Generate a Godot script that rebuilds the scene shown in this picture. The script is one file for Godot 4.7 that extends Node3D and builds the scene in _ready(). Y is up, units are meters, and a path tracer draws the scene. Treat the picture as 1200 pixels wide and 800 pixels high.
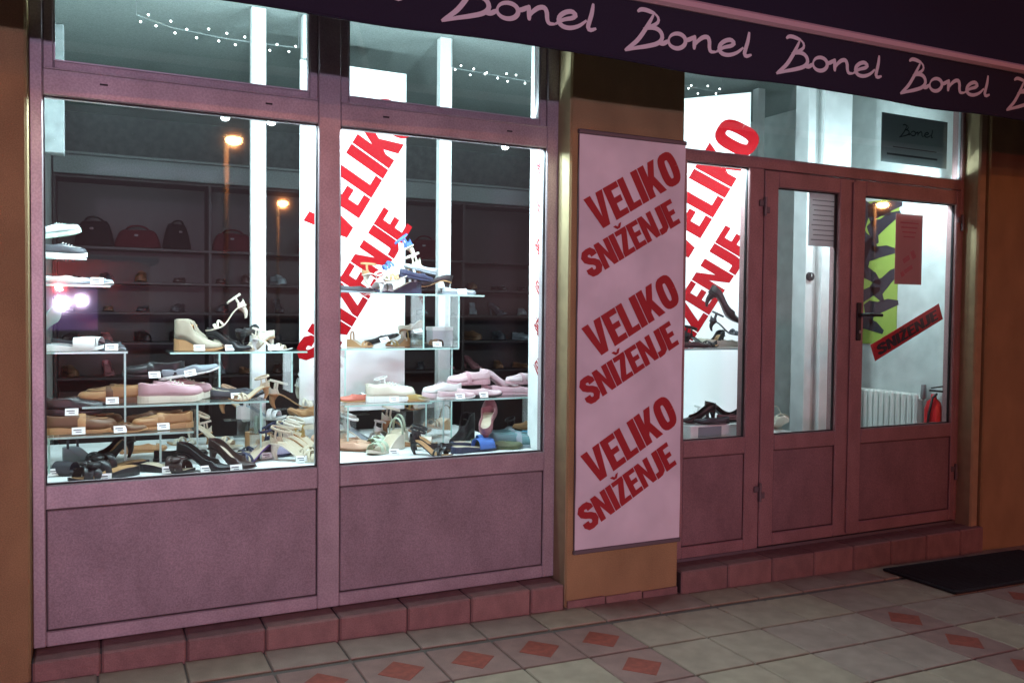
extends Node3D
# A small shoe shop at night, seen from the pavement: facade in the plane z = 0, street towards +z, y up, metres.

# ---------------------------------------------------------------- mesh building
class Shape:
	var v := PackedVector3Array()
	var i := PackedInt32Array()

	# closed surface, turned outside by its signed volume
	func solid(p: PackedVector3Array, t: PackedInt32Array) -> void:
		var s := 0.0
		for k in range(0, t.size(), 3):
			s += p[t[k]].dot(p[t[k + 1]].cross(p[t[k + 2]]))
		var b := v.size()
		v.append_array(p)
		for k in range(0, t.size(), 3):
			i.append(b + t[k])
			i.append(b + (t[k + 2] if s > 0.0 else t[k + 1]))
			i.append(b + (t[k + 1] if s > 0.0 else t[k + 2]))

	# open sheet whose triangles are turned towards n
	func sheet(p: PackedVector3Array, t: PackedInt32Array, n: Vector3) -> void:
		var b := v.size()
		v.append_array(p)
		for k in range(0, t.size(), 3):
			var up := (p[t[k + 1]] - p[t[k]]).cross(p[t[k + 2]] - p[t[k]]).dot(n) > 0.0
			i.append(b + t[k])
			i.append(b + (t[k + 2] if up else t[k + 1]))
			i.append(b + (t[k + 1] if up else t[k + 2]))

	func box(c: Vector3, s: Vector3, e := 0.0, turn := Basis()) -> Shape:
		var h := s / 2.0
		var p := PackedVector3Array()
		var t := PackedInt32Array()
		e = minf(e, minf(h.x, minf(h.y, h.z)) * 0.9)
		if e <= 0.0:
			for k in 8:
				p.append(c + turn * Vector3(h.x if k & 1 else -h.x, h.y if k & 2 else -h.y, h.z if k & 4 else -h.z))
			t = PackedInt32Array([0, 2, 3, 0, 3, 1, 4, 5, 7, 4, 7, 6, 0, 4, 6, 0, 6, 2, 1, 3, 7, 1, 7, 5, 0, 1, 5, 0, 5, 4, 2, 6, 7, 2, 7, 3])
			solid(p, t)
			return self
		# three points for each corner: the one on the x, y and z face
		for k in 8:
			var g := Vector3(1.0 if k & 1 else -1.0, 1.0 if k & 2 else -1.0, 1.0 if k & 4 else -1.0)
			for a in 3:
				var q := h - Vector3(e, e, e)
				q[a] = h[a]
				p.append(c + turn * (q * g))
		var polys := []
		for a in 3:
			var b1 := 1 << ((a + 1) % 3)
			var b2 := 1 << ((a + 2) % 3)
			for s0 in [0, 1 << a]:
				polys.append([s0 * 3 + a, (s0 | b1) * 3 + a, (s0 | b1 | b2) * 3 + a, (s0 | b2) * 3 + a])
		for a in 3:
			var u := (a + 1) % 3
			var w := (a + 2) % 3
			for m in 4:
				var k0: int = ((1 << u) if m & 1 else 0) | ((1 << w) if m & 2 else 0)
				var k1: int = k0 | (1 << a)
				polys.append([k0 * 3 + u, k1 * 3 + u, k1 * 3 + w, k0 * 3 + w])
		for k in 8:
			polys.append([k * 3, k * 3 + 1, k * 3 + 2])
		for q in polys:
			var mid := Vector3.ZERO
			for n in q:
				mid += p[n]
			mid = mid / q.size() - c
			var flip: bool = (p[q[1]] - p[q[0]]).cross(p[q[2]] - p[q[0]]).dot(mid) < 0.0
			for n in range(1, q.size() - 1):
				t.append_array([q[0], q[n + 1], q[n]] if flip else [q[0], q[n], q[n + 1]])
		solid(p, t)
		return self

	func loft(rings: Array, caps := true) -> Shape:
		var n: int = rings[0].size()
		var p := PackedVector3Array()
		var t := PackedInt32Array()
		for r in rings:
			p.append_array(r)
		for a in rings.size() - 1:
			for b in n:
				var c := (b + 1) % n
				t.append_array([a * n + b, a * n + c, (a + 1) * n + c, a * n + b, (a + 1) * n + c, (a + 1) * n + b])
		if caps:
			for e in [0, rings.size() - 1]:
				var mid := Vector3.ZERO
				for q in rings[e]:
					mid += q
				p.append(mid / n)
				for b in n:
					var c := (b + 1) % n
					t.append_array([p.size() - 1, e * n + c, e * n + b] if e == 0 else [p.size() - 1, e * n + b, e * n + c])
		solid(p, t)
		return self

	func tube(path: Array, r0: float, r1 := -1.0, n := 8, flat := 1.0) -> Shape:
		var rings := []
		var last := Vector3.UP
		for k in path.size():
			var d: Vector3 = (path[mini(k + 1, path.size() - 1)] - path[maxi(k - 1, 0)]).normalized()
			if absf(d.dot(last)) > 0.95:
				last = Vector3.RIGHT if absf(d.x) < 0.9 else Vector3.BACK
			var x := last.cross(d).normalized()
			var y := d.cross(x)
			last = y
			var r := r0 if r1 < 0.0 else lerpf(r0, r1, float(k) / (path.size() - 1))
			var ring := PackedVector3Array()
			for m in n:
				ring.append(path[k] + x * cos(TAU * m / n) * r + y * sin(TAU * m / n) * r * flat)
			rings.append(ring)
		return loft(rings)

	func ball(c: Vector3, r: Vector3, n := 12) -> Shape:
		var rings := []
		for a in range(1, n / 2):
			var th := PI * a / (n / 2)
			var ring := PackedVector3Array()
			for m in n:
				ring.append(c + Vector3(sin(th) * cos(TAU * m / n), cos(th), sin(th) * sin(TAU * m / n)) * r)
			rings.append(ring)
		return loft(rings)

	# flat ribbon along a stroke in the plane z, with a width for each point
	func ribbon(pts: Array, w: Array, z: float, put: Transform2D) -> Shape:
		var p := PackedVector3Array()
		var t := PackedInt32Array()
		for k in pts.size():
			var d0: Vector2 = (pts[k] - pts[maxi(k - 1, 0)]).normalized()
			var d1: Vector2 = (pts[mini(k + 1, pts.size() - 1)] - pts[k]).normalized()
			var d := (d0 + d1).normalized()
			var n := Vector2(-d.y, d.x)
			var half: float = w[k] / 2.0 / maxf(0.5, sqrt((1.0 + d0.dot(d1)) / 2.0) if k > 0 and k < pts.size() - 1 else 1.0)
			for s in [-1.0, 1.0]:
				var q: Vector2 = put * (pts[k] + n * half * s)
				p.append(Vector3(q.x, q.y, z))
		for k in pts.size() - 1:
			t.append_array([2 * k, 2 * k + 1, 2 * k + 3, 2 * k, 2 * k + 3, 2 * k + 2])
		sheet(p, t, Vector3.BACK)
		return self

	func patch(poly: PackedVector2Array, z: float, put: Transform2D) -> Shape:
		var p := PackedVector3Array()
		for q in poly:
			var g: Vector2 = put * q
			p.append(Vector3(g.x, g.y, z))
		sheet(p, Geometry2D.triangulate_polygon(poly), Vector3.BACK)
		return self

	func mesh(smooth := false) -> ArrayMesh:
		var nv := PackedVector3Array()
		var nn := PackedVector3Array()
		var ni := PackedInt32Array()
		if smooth:
			nv = v
			ni = i
			nn.resize(v.size())
			for k in range(0, i.size(), 3):
				var f := -(v[i[k + 1]] - v[i[k]]).cross(v[i[k + 2]] - v[i[k]])
				for m in 3:
					nn[i[k + m]] += f
			for k in nn.size():
				nn[k] = nn[k].normalized() if nn[k].length() > 1e-12 else Vector3.UP
		else:
			for k in range(0, i.size(), 3):
				var f := -(v[i[k + 1]] - v[i[k]]).cross(v[i[k + 2]] - v[i[k]]).normalized()
				for m in 3:
					ni.append(nv.size())
					nv.append(v[i[k + m]])
					nn.append(f)
		var a := []
		a.resize(Mesh.ARRAY_MAX)
		a[Mesh.ARRAY_VERTEX] = nv
		a[Mesh.ARRAY_NORMAL] = nn
		a[Mesh.ARRAY_INDEX] = ni
		var m := ArrayMesh.new()
		m.add_surface_from_arrays(Mesh.PRIMITIVE_TRIANGLES, a)
		return m


# ---------------------------------------------------------------- scene helpers
var taken := {}
var M := {}
var rng := RandomNumberGenerator.new()

func numbered(called: String) -> String:
	taken[called] = taken.get(called, -1) + 1
	return called if taken[called] == 0 else "%s_%03d" % [called, taken[called]]

func tag(o: Node, label: String, category: String, group := "", kind := "") -> Node:
	o.set_meta("label", label)
	o.set_meta("category", category)
	if group: o.set_meta("group", group)
	if kind: o.set_meta("kind", kind)
	return o

func thing(called: String, label: String, category: String, at := Vector3.ZERO, group := "") -> Node3D:
	var o := Node3D.new()
	o.name = numbered(called)
	add_child(o)
	o.position = at
	tag(o, label, category, group)
	return o

func holder(called: String, parent: Node) -> Node3D:
	var o := Node3D.new()
	o.name = called
	parent.add_child(o, true)
	return o

func part(called: String, m: Mesh, mat: Material, parent: Node, at := Vector3.ZERO) -> MeshInstance3D:
	var o := MeshInstance3D.new()
	o.name = called if parent != self else numbered(called)
	o.mesh = m
	o.material_override = mat
	o.position = at
	parent.add_child(o, true)
	return o

# a box given by its low and high corner, its node at the middle
func slab(called: String, lo: Vector3, hi: Vector3, mat: Material, parent: Node, e := 0.003) -> MeshInstance3D:
	return part(called, Shape.new().box(Vector3.ZERO, hi - lo, e).mesh(), mat, parent, (lo + hi) / 2.0)

func noise(f: float, kind: int, lo: float, hi: float, octaves := 4, normal := false, bump := 4.0) -> NoiseTexture2D:
	var n := FastNoiseLite.new()
	n.noise_type = kind as FastNoiseLite.NoiseType
	n.frequency = f
	n.fractal_octaves = octaves
	n.seed = 7
	var t := NoiseTexture2D.new()
	t.width = 512
	t.height = 512
	t.seamless = true
	t.noise = n
	if normal:
		t.as_normal_map = true
		t.bump_strength = bump
	else:
		var g := Gradient.new()
		g.set_color(0, Color(lo, lo, lo))
		g.set_color(1, Color(hi, hi, hi))
		t.color_ramp = g
	return t

func mat(r: float, g: float, b: float, rough := 0.7, metal := 0.0, tex: Texture2D = null, scale := 1.0, bumps: Texture2D = null, depth := 1.0) -> StandardMaterial3D:
	var m := StandardMaterial3D.new()
	m.albedo_color = Color(r, g, b).linear_to_srgb()
	m.roughness = rough
	m.metallic = metal
	if tex or bumps:
		m.uv1_triplanar = true
		m.uv1_world_triplanar = true
		m.uv1_scale = Vector3(scale, scale, scale)
		m.albedo_texture = tex
		if bumps:
			m.normal_enabled = true
			m.normal_texture = bumps
			m.normal_scale = depth
	return m

func glow(r: float, g: float, b: float, energy: float) -> StandardMaterial3D:
	var m := mat(0.6, 0.6, 0.6, 0.4)
	m.emission_enabled = true
	m.emission = Color(r, g, b).linear_to_srgb()
	m.emission_energy_multiplier = energy
	return m

func glass(r: float, g: float, b: float, a: float) -> StandardMaterial3D:
	var m := mat(r, g, b, 0.02)
	m.albedo_color.a = a
	m.transparency = BaseMaterial3D.TRANSPARENCY_ALPHA
	return m

var streaks: NoiseTexture2D

# uneven dirt and wear in large soft streaks over a painted or rendered surface
func grimy(m: StandardMaterial3D, scale: float) -> StandardMaterial3D:
	m.detail_enabled = true
	m.detail_blend_mode = BaseMaterial3D.BLEND_MODE_MUL
	m.detail_uv_layer = BaseMaterial3D.DETAIL_UV_2
	m.detail_albedo = streaks
	m.uv2_triplanar = true
	m.uv2_world_triplanar = true
	m.uv2_scale = Vector3(scale, scale * 0.6, scale)
	return m

# thin paper or plate that lets some light through
func paper(r: float, g: float, b: float, through := Color(0.9, 0.9, 0.9)) -> StandardMaterial3D:
	var m := mat(r, g, b, 0.7)
	m.backlight_enabled = true
	m.backlight = through
	return m

func omni(at: Vector3, c: Color, energy: float, size: float, parent: Node) -> void:
	var l := OmniLight3D.new()
	l.name = "light"
	l.position = at
	l.light_color = c
	l.light_energy = energy
	l.light_size = size
	l.omni_range = 60.0
	l.omni_attenuation = 2.0
	l.shadow_enabled = true
	parent.add_child(l, true)

# ---------------------------------------------------------------- lettering
# block capitals in a cell one unit high; each glyph: [width, [polygons or strokes]]
func glyph(ch: String) -> Array:
	var s := 0.2
	match ch:
		"V": return [0.62, [[Vector2(0, 1), Vector2(0.22, 1), Vector2(0.31, 0.3), Vector2(0.4, 1), Vector2(0.62, 1), Vector2(0.43, 0), Vector2(0.19, 0)]], []]
		"E": return [0.46, [[Vector2(0, 0), Vector2(0, 1), Vector2(0.46, 1), Vector2(0.46, 0.82), Vector2(0.21, 0.82), Vector2(0.21, 0.6), Vector2(0.42, 0.6), Vector2(0.42, 0.42), Vector2(0.21, 0.42), Vector2(0.21, 0.18), Vector2(0.46, 0.18), Vector2(0.46, 0)]], []]
		"L": return [0.43, [[Vector2(0, 0), Vector2(0, 1), Vector2(0.21, 1), Vector2(0.21, 0.18), Vector2(0.43, 0.18), Vector2(0.43, 0)]], []]
		"I": return [0.22, [[Vector2(0, 0), Vector2(0, 1), Vector2(0.22, 1), Vector2(0.22, 0)]], []]
		"K": return [0.6, [[Vector2(0, 0), Vector2(0, 1), Vector2(0.21, 1), Vector2(0.21, 0.62), Vector2(0.36, 1), Vector2(0.58, 1), Vector2(0.39, 0.55), Vector2(0.6, 0), Vector2(0.37, 0), Vector2(0.26, 0.33), Vector2(0.21, 0.24), Vector2(0.21, 0)]], []]
		"N": return [0.58, [[Vector2(0, 0), Vector2(0, 1), Vector2(0.2, 1), Vector2(0.38, 0.48), Vector2(0.38, 1), Vector2(0.58, 1), Vector2(0.58, 0), Vector2(0.39, 0), Vector2(0.2, 0.54), Vector2(0.2, 0)]], []]
		"Z": return [0.46, [[Vector2(0, 0), Vector2(0, 0.17), Vector2(0.23, 0.82), Vector2(0.01, 0.82), Vector2(0.01, 1), Vector2(0.46, 1), Vector2(0.46, 0.85), Vector2(0.23, 0.18), Vector2(0.46, 0.18), Vector2(0.46, 0)], [Vector2(0.06, 1.2), Vector2(0.16, 1.2), Vector2(0.23, 1.12), Vector2(0.3, 1.2), Vector2(0.4, 1.2), Vector2(0.29, 1.04), Vector2(0.17, 1.04)]], []]
		"J": return [0.38, [], [[Vector2(0.275, 1), Vector2(0.275, 0.28), Vector2(0.26, 0.16), Vector2(0.19, 0.1), Vector2(0.1, 0.09), Vector2(0, 0.09)]]]
		"S": return [0.55, [], [[Vector2(0.45, 0.68), Vector2(0.44, 0.8), Vector2(0.37, 0.89), Vector2(0.275, 0.9), Vector2(0.17, 0.88), Vector2(0.105, 0.78), Vector2(0.13, 0.66), Vector2(0.23, 0.56), Vector2(0.35, 0.48), Vector2(0.44, 0.38), Vector2(0.45, 0.24), Vector2(0.38, 0.12), Vector2(0.275, 0.1), Vector2(0.17, 0.12), Vector2(0.1, 0.22), Vector2(0.1, 0.34)]]]
		"O":
			var ring := []
			for k in 29:
				var a := TAU * k / 28.0
				ring.append(Vector2(0.28 + signf(cos(a)) * pow(absf(cos(a)), 0.6) * 0.18, 0.5 + signf(sin(a)) * pow(absf(sin(a)), 0.75) * 0.4))
			return [0.56, [], [ring]]
	return [0.3, [], []]

# the word's shapes, its left foot at the origin of «put», «tall» metres high and «long» metres in all
func word(st: Shape, text: String, at: Vector2, angle: float, tall: float, long: float, z: float) -> Shape:
	var total := -0.025
	for ch in text:
		total += glyph(ch)[0] + 0.025
	var k := long / (total * tall)
	var x := 0.0
	for ch in text:
		var g := glyph(ch)
		var put := Transform2D(deg_to_rad(angle), at) * Transform2D(Vector2(tall * k, 0), Vector2(0, tall), Vector2(x * tall * k, 0))
		for p in g[1]:
			st.patch(PackedVector2Array(p), z, put)
		for p in g[2]:
			var w := []
			for n in p.size():
				w.append(0.23)
			st.ribbon(p, w, z, put)
		x += g[0] + 0.025
	return st

# brush script: strokes in units of about a capital's height
func script_word(st: Shape, at: Vector2, unit: float, z: float) -> Shape:
	var oval := func(c: Vector2, r: Vector2, from: float, to: float) -> Array:
		var a := []
		for k in 15:
			var t := deg_to_rad(lerpf(from, to, k / 14.0))
			a.append(c + Vector2(cos(t) * r.x + sin(t) * r.y * 0.2, sin(t) * r.y))
		return a
	var strokes := [
		[Vector2(0.36, 1.02), Vector2(0.46, 1.09), Vector2(0.62, 1.1), Vector2(0.88, 1.05)],
		[Vector2(0.83, 1.02), Vector2(0.72, 0.82), Vector2(0.55, 0.55), Vector2(0.33, 0.27), Vector2(0.0, 0.0)],
		[Vector2(0.0, 0.0), Vector2(0.3, 0.1), Vector2(0.65, 0.2), Vector2(0.95, 0.31), Vector2(1.09, 0.44), Vector2(1.08, 0.58), Vector2(0.97, 0.67), Vector2(0.8, 0.69), Vector2(0.62, 0.66), Vector2(0.82, 0.74), Vector2(0.97, 0.86), Vector2(0.96, 0.98), Vector2(0.86, 1.05)],
		[Vector2(1.0, 0.33), Vector2(1.14, 0.34), Vector2(1.3, 0.44)],
		oval.call(Vector2(1.56, 0.47), Vector2(0.26, 0.19), 170.0, -195.0),
		[Vector2(1.78, 0.52), Vector2(1.93, 0.56), Vector2(2.1, 0.66)],
		[Vector2(2.1, 0.7), Vector2(2.1, 0.5), Vector2(2.1, 0.33)],
		[Vector2(2.1, 0.42), Vector2(2.2, 0.56), Vector2(2.36, 0.68), Vector2(2.5, 0.7), Vector2(2.56, 0.6), Vector2(2.57, 0.45), Vector2(2.62, 0.35), Vector2(2.78, 0.36)],
		[Vector2(2.78, 0.36), Vector2(3.0, 0.5), Vector2(3.24, 0.58), Vector2(3.32, 0.66), Vector2(3.22, 0.73), Vector2(3.04, 0.68), Vector2(2.9, 0.56), Vector2(2.88, 0.43), Vector2(2.98, 0.34), Vector2(3.18, 0.33), Vector2(3.42, 0.42), Vector2(3.62, 0.58)],
		[Vector2(3.8, 1.02), Vector2(3.76, 0.78), Vector2(3.69, 0.55), Vector2(3.66, 0.42), Vector2(3.72, 0.36), Vector2(3.88, 0.42)],
	]
	for s in strokes:
		var c := Curve2D.new()
		for k in s.size():
			var t: Vector2 = (s[mini(k + 1, s.size() - 1)] - s[maxi(k - 1, 0)]) / 6.0
			c.add_point(s[k], -t, t)
		var pts := []
		var w := []
		var n := maxi(8, s.size() * 3)
		for k in n:
			pts.append(c.sample_baked(c.get_baked_length() * k / (n - 1.0), true))
			var f := absf(2.0 * k / (n - 1.0) - 1.0)
			w.append(0.115 * (1.0 - 0.55 * f * f * f))
		st.ribbon(pts, w, z, Transform2D(Vector2(unit * 1.06, 0), Vector2(0, unit), at))
	return st

# ---------------------------------------------------------------- shoes
const OUTLINE := [[0.0, 0.006], [0.02, 0.017], [0.06, 0.026], [0.14, 0.0315], [0.3, 0.0285], [0.45, 0.0285], [0.58, 0.035], [0.7, 0.0405], [0.8, 0.039], [0.88, 0.033], [0.94, 0.024], [0.98, 0.0125], [1.0, 0.003]]

func along(table: Array, t: float) -> float:
	for k in table.size() - 1:
		if t <= table[k + 1][0]:
			return lerpf(table[k][1], table[k + 1][1], (t - table[k][0]) / (table[k + 1][0] - table[k][0]))
	return table[-1][1]

func step01(a: float, b: float, x: float) -> float:
	return smoothstep(a, b, x)

func lift(kind: Dictionary, t: float) -> float:
	var spring := 0.012 * pow(maxf(0.0, (t - 0.75) / 0.25), 2.0)
	return kind.sole + kind.heel * (1.0 - step01(0.16, 0.68, t)) + spring

const KINDS := {
	"flat": {"sole": 0.008, "heel": 0.006, "collar": 0.042, "throat": 0.66, "dome": 0.036, "toe": 0.024, "open": true, "point": 1.0},
	"loafer": {"sole": 0.014, "heel": 0.012, "collar": 0.052, "throat": 0.46, "dome": 0.062, "toe": 0.036, "open": true, "point": 1.0},
	"sneaker": {"sole": 0.026, "heel": 0.004, "collar": 0.058, "throat": 0.42, "dome": 0.07, "toe": 0.038, "open": true, "point": 1.05},
	"pump": {"sole": 0.006, "heel": 0.075, "collar": 0.05, "throat": 0.7, "dome": 0.036, "toe": 0.022, "open": true, "point": 0.86},
	"bootie": {"sole": 0.012, "heel": 0.055, "collar": 0.115, "throat": 0.4, "dome": 0.085, "toe": 0.036, "open": true, "point": 1.0},
	"wedge": {"sole": 0.012, "heel": 0.055, "collar": 0.0, "throat": 0.0, "dome": 0.0, "toe": 0.0, "open": false, "point": 1.0},
	"sandal": {"sole": 0.006, "heel": 0.068, "collar": 0.0, "throat": 0.0, "dome": 0.0, "toe": 0.0, "open": false, "point": 1.0},
	"mule": {"sole": 0.016, "heel": 0.014, "collar": 0.0, "throat": 0.0, "dome": 0.0, "toe": 0.0, "open": false, "point": 1.0},
	"bow": {"sole": 0.012, "heel": 0.02, "collar": 0.0, "throat": 0.0, "dome": 0.0, "toe": 0.0, "open": false, "point": 1.05},
}
const OPEN_RING := [[-1.0, 0.0], [-1.06, 0.3], [-1.04, 0.66], [-0.97, 0.95], [-0.92, 1.0], [-0.87, 0.95], [-0.84, 0.5], [-0.74, 0.1], [0.74, 0.1], [0.84, 0.5], [0.87, 0.95], [0.92, 1.0], [0.97, 0.95], [1.04, 0.66], [1.06, 0.3], [1.0, 0.0]]
var shoe_parts := {}

# the meshes of one kind of shoe at its unit length 0.26: name -> [mesh, which colour]
func shoe_meshes(kind_name: String) -> Dictionary:
	if shoe_parts.has(kind_name):
		return shoe_parts[kind_name]
	var kd: Dictionary = KINDS[kind_name]
	var L := 0.26
	var stations := [0.0, 0.012, 0.04, 0.08, 0.14, 0.2, 0.27, 0.34, 0.4, 0.46, 0.52, 0.58, 0.63, 0.68, 0.73, 0.78, 0.83, 0.88, 0.92, 0.95, 0.975, 0.99, 1.0]
	var out := {}
	var wide := func(t: float) -> float: return along(OUTLINE, t) * (1.0 if t < 0.55 else lerpf(1.0, kd.point, (t - 0.55) / 0.45))
	# the upper: stations from heel to toe, an open rim behind the throat and a dome in front of it
	if kd.open:
		var rings := []
		for t in stations:
			var closed := maxf(step01(kd.throat - 0.05, kd.throat + 0.05, t), 1.0 - step01(0.0, 0.05, t))
			var rim: float = kd.collar * (1.0 - 0.3 * sin(PI * clampf(t / kd.throat, 0.0, 1.0)) if kind_name != "bootie" else 1.0)
			if kind_name in ["loafer", "sneaker"]:
				rim = lerpf(kd.collar * 1.08, kd.dome * 0.86, clampf(t / kd.throat, 0.0, 1.0)) - 0.012 * sin(PI * clampf(t / kd.throat, 0.0, 1.0))
			var dome: float = lerpf(kd.dome, kd.toe, clampf((t - kd.throat) / (0.9 - kd.throat), 0.0, 1.0)) if t > 0.3 else kd.collar
			dome *= sqrt(maxf(0.08, 1.0 - pow(maxf(0.0, (t - 0.86) / 0.14), 2.5)))
			var w: float = wide.call(t) * (0.96 if kind_name != "bootie" or t > 0.5 else 1.12)
			var y0 := lift(kd, t)
			var ring := PackedVector3Array()
			for k in 16:
				var a := PI * k / 15.0
				var shut := Vector2(-cos(a) * (1.0 + 0.05 * sin(a)), pow(sin(a), 0.7)) * Vector2(w, dome)
				var gape: Vector2 = Vector2(OPEN_RING[k][0], OPEN_RING[k][1]) * Vector2(w, rim)
				if k in [7, 8]:
					gape.y = 0.004
				var q := gape.lerp(shut, closed)
				ring.append(Vector3((t - 0.5) * L, y0 + q.y - 0.002, q.x))
			rings.append(ring)
		out["upper"] = [Shape.new().loft(rings).mesh(true), 0]
	# sole
	var sole := []
	for t in stations:
		var w: float = wide.call(t) * 1.03 + 0.0015
		var top := lift(kd, t)
		var low: float = 0.0 if kind_name in ["wedge", "flat", "loafer", "sneaker", "mule", "bow", "bootie"] else top - kd.sole
		if t > 0.75: low += 0.012 * pow((t - 0.75) / 0.25, 2.0) if low == 0.0 else 0.0
		var x: float = (t - 0.5) * (L + 0.006)
		sole.append(PackedVector3Array([Vector3(x, low, -w * 0.97), Vector3(x, lerpf(low, top, 0.5), -w), Vector3(x, top, -w * 0.98), Vector3(x, top + 0.0005, 0), Vector3(x, top, w * 0.98), Vector3(x, lerpf(low, top, 0.5), w), Vector3(x, low, w * 0.97), Vector3(x, low, 0)]))
	out["sole"] = [Shape.new().loft(sole).mesh(false), 1]
	if kind_name in ["pump", "sandal"]:
		var h := []
		for k in 6:
			var f := k / 5.0
			var r := lerpf(0.026, 0.0075, pow(f, 0.55))
			var ring := PackedVector3Array()
			for m in 10:
				ring.append(Vector3(-L * 0.5 + 0.03 - 0.012 * sin(f * PI) + cos(TAU * m / 10) * r, lerpf(kd.heel + 0.0005, 0.0, f), sin(TAU * m / 10) * r * 0.92))
			h.append(ring)
		out["heel"] = [Shape.new().loft(h).mesh(true), 1 if kind_name == "sandal" else 0]
	var strap := func(st: Shape, t0: float, t1: float, tall: float, broad: float) -> void:
		var rings := []
		for k in 13:
			var a := PI * k / 12.0
			var t := lerpf(t0, t1, k / 12.0)
			var w: float = wide.call(t) + 0.001
			var c := Vector3((t - 0.5) * L, lift(kd, t) - 0.003 + pow(sin(a), 0.75) * tall, -cos(a) * w)
			var out_ := Vector3(0, sin(a), -cos(a))
			rings.append(PackedVector3Array([c + Vector3(-broad, 0, 0) - out_ * 0.0015, c + Vector3(-broad, 0, 0) + out_ * 0.0005, c + Vector3(0, 0, 0) + out_ * 0.0025, c + Vector3(broad, 0, 0) + out_ * 0.0005, c + Vector3(broad, 0, 0) - out_ * 0.0015]))
		st.loft(rings)
	var inner := []
	var last: float = kd.throat + 0.02 if kd.open else 0.97
	for k in 12:
		var tt := lerpf(0.05, last, k / 11.0)
		var ww: float = wide.call(tt) * (0.76 if kd.open else 0.9)
		var yy: float = lift(kd, tt) + (0.0075 if kd.open else 0.001)
		var xx := (tt - 0.5) * L
		inner.append(PackedVector3Array([Vector3(xx, yy - 0.001, -ww), Vector3(xx, yy, -ww), Vector3(xx, yy, ww), Vector3(xx, yy - 0.001, ww)]))
	out["insole"] = [Shape.new().loft(inner).mesh(), 2]
	if kind_name in ["loafer", "sneaker"]:
		var seam := []
		for k in 25:
			var ph := PI * k / 24.0
			var tt := lerpf(kd.throat + 0.06, 0.87, sin(ph))
			var lat := -cos(ph) * 0.72
			var dm := lerpf(kd.dome, kd.toe, clampf((tt - kd.throat) / (0.9 - kd.throat), 0.0, 1.0))
			seam.append(Vector3((tt - 0.5) * L, lift(kd, tt) + dm * pow(maxf(0.05, 1.0 - lat * lat), 0.35) - 0.0012, lat * wide.call(tt) * 0.97))
		out["seam"] = [Shape.new().tube(seam, 0.0019, -1.0, 5).mesh(true), 1]
	match kind_name:
		"sandal":
			var a := Shape.new()
			strap.call(a, 0.8, 0.78, 0.03, 0.009)
			out["toe_strap"] = [a.mesh(true), 0]
			var b := Shape.new()
			strap.call(b, 0.62, 0.74, 0.04, 0.006)
			strap.call(b, 0.74, 0.62, 0.042, 0.006)
			out["crossed_strap"] = [b.mesh(true), 0]
			var c := Shape.new()
			var loop := []
			for k in 21:
				var g := TAU * k / 20.0
				loop.append(Vector3(-L * 0.5 + 0.05 + cos(g) * 0.043, kd.heel + 0.062 + cos(g) * -0.012, sin(g) * 0.03))
			c.tube(loop, 0.0028, -1.0, 6, 2.4)
			for s in [-1.0, 1.0]:
				c.tube([Vector3(-L * 0.5 + 0.045, kd.heel + 0.003, 0.027 * s), Vector3(-L * 0.5 + 0.035, kd.heel + 0.03, 0.03 * s), Vector3(-L * 0.5 + 0.04, kd.heel + 0.062, 0.029 * s)], 0.0028, -1.0, 6, 2.0)
			out["ankle_strap"] = [c.mesh(true), 0]
			var ct := []
			for k in 9:
				var g := PI * (0.5 + k / 8.0)
				ct.append(PackedVector3Array([Vector3(-L * 0.5 + 0.036 + cos(g) * 0.036, kd.heel + 0.004, sin(g) * 0.029), Vector3(-L * 0.5 + 0.036 + cos(g) * 0.034, kd.heel + 0.045 - 0.02 * absf(sin(g)), sin(g) * 0.029), Vector3(-L * 0.5 + 0.036 + cos(g) * 0.031, kd.heel + 0.045 - 0.02 * absf(sin(g)), sin(g) * 0.026), Vector3(-L * 0.5 + 0.036 + cos(g) * 0.033, kd.heel + 0.004, sin(g) * 0.026)]))
			out["heel_counter"] = [Shape.new().loft(ct).mesh(true), 0]
		"wedge":
			var a := Shape.new()
			strap.call(a, 0.82, 0.8, 0.036, 0.012)
			strap.call(a, 0.68, 0.7, 0.045, 0.012)
			out["toe_strap"] = [a.mesh(true), 0]
			var b := Shape.new()
			strap.call(b, 0.16, 0.2, 0.075, 0.007)
			out["ankle_strap"] = [b.mesh(true), 0]
		"mule":
			var a := Shape.new()
			strap.call(a, 0.7, 0.7, 0.048, 0.045)
			out["vamp"] = [a.mesh(true), 0]
		"bow":
			var a := Shape.new()
			strap.call(a, 0.66, 0.82, 0.045, 0.017)
			strap.call(a, 0.82, 0.66, 0.048, 0.017)
			strap.call(a, 0.5, 0.6, 0.055, 0.012)
			out["crossed_strap"] = [a.mesh(true), 0]
			var b := Shape.new()
			for s in [-1.0, 1.0]:
				b.ball(Vector3(0.055, 0.06, 0.024 * s), Vector3(0.024, 0.011, 0.026))
			b.ball(Vector3(0.055, 0.062, 0), Vector3(0.01, 0.012, 0.01))
			out["bow"] = [b.mesh(true), 0]
		"loafer":
			var a := Shape.new()
			strap.call(a, 0.54, 0.54, kd.dome * 0.94, 0.014)
			out["saddle_strap"] = [a.mesh(true), 1]
		"sneaker":
			var a := Shape.new()
			for k in 4:
				var x := -0.005 + 0.016 * k
				var y := lift(kd, 0.5 + x / L) + lerpf(kd.dome, kd.toe, clampf((0.5 + x / L - kd.throat) / (0.9 - kd.throat), 0.0, 1.0)) + 0.001
				a.tube([Vector3(x, y - 0.006, -0.02), Vector3(x + 0.004, y, 0), Vector3(x, y - 0.006, 0.02)], 0.0026, -1.0, 6)
			out["laces"] = [a.mesh(true), 1]
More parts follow.
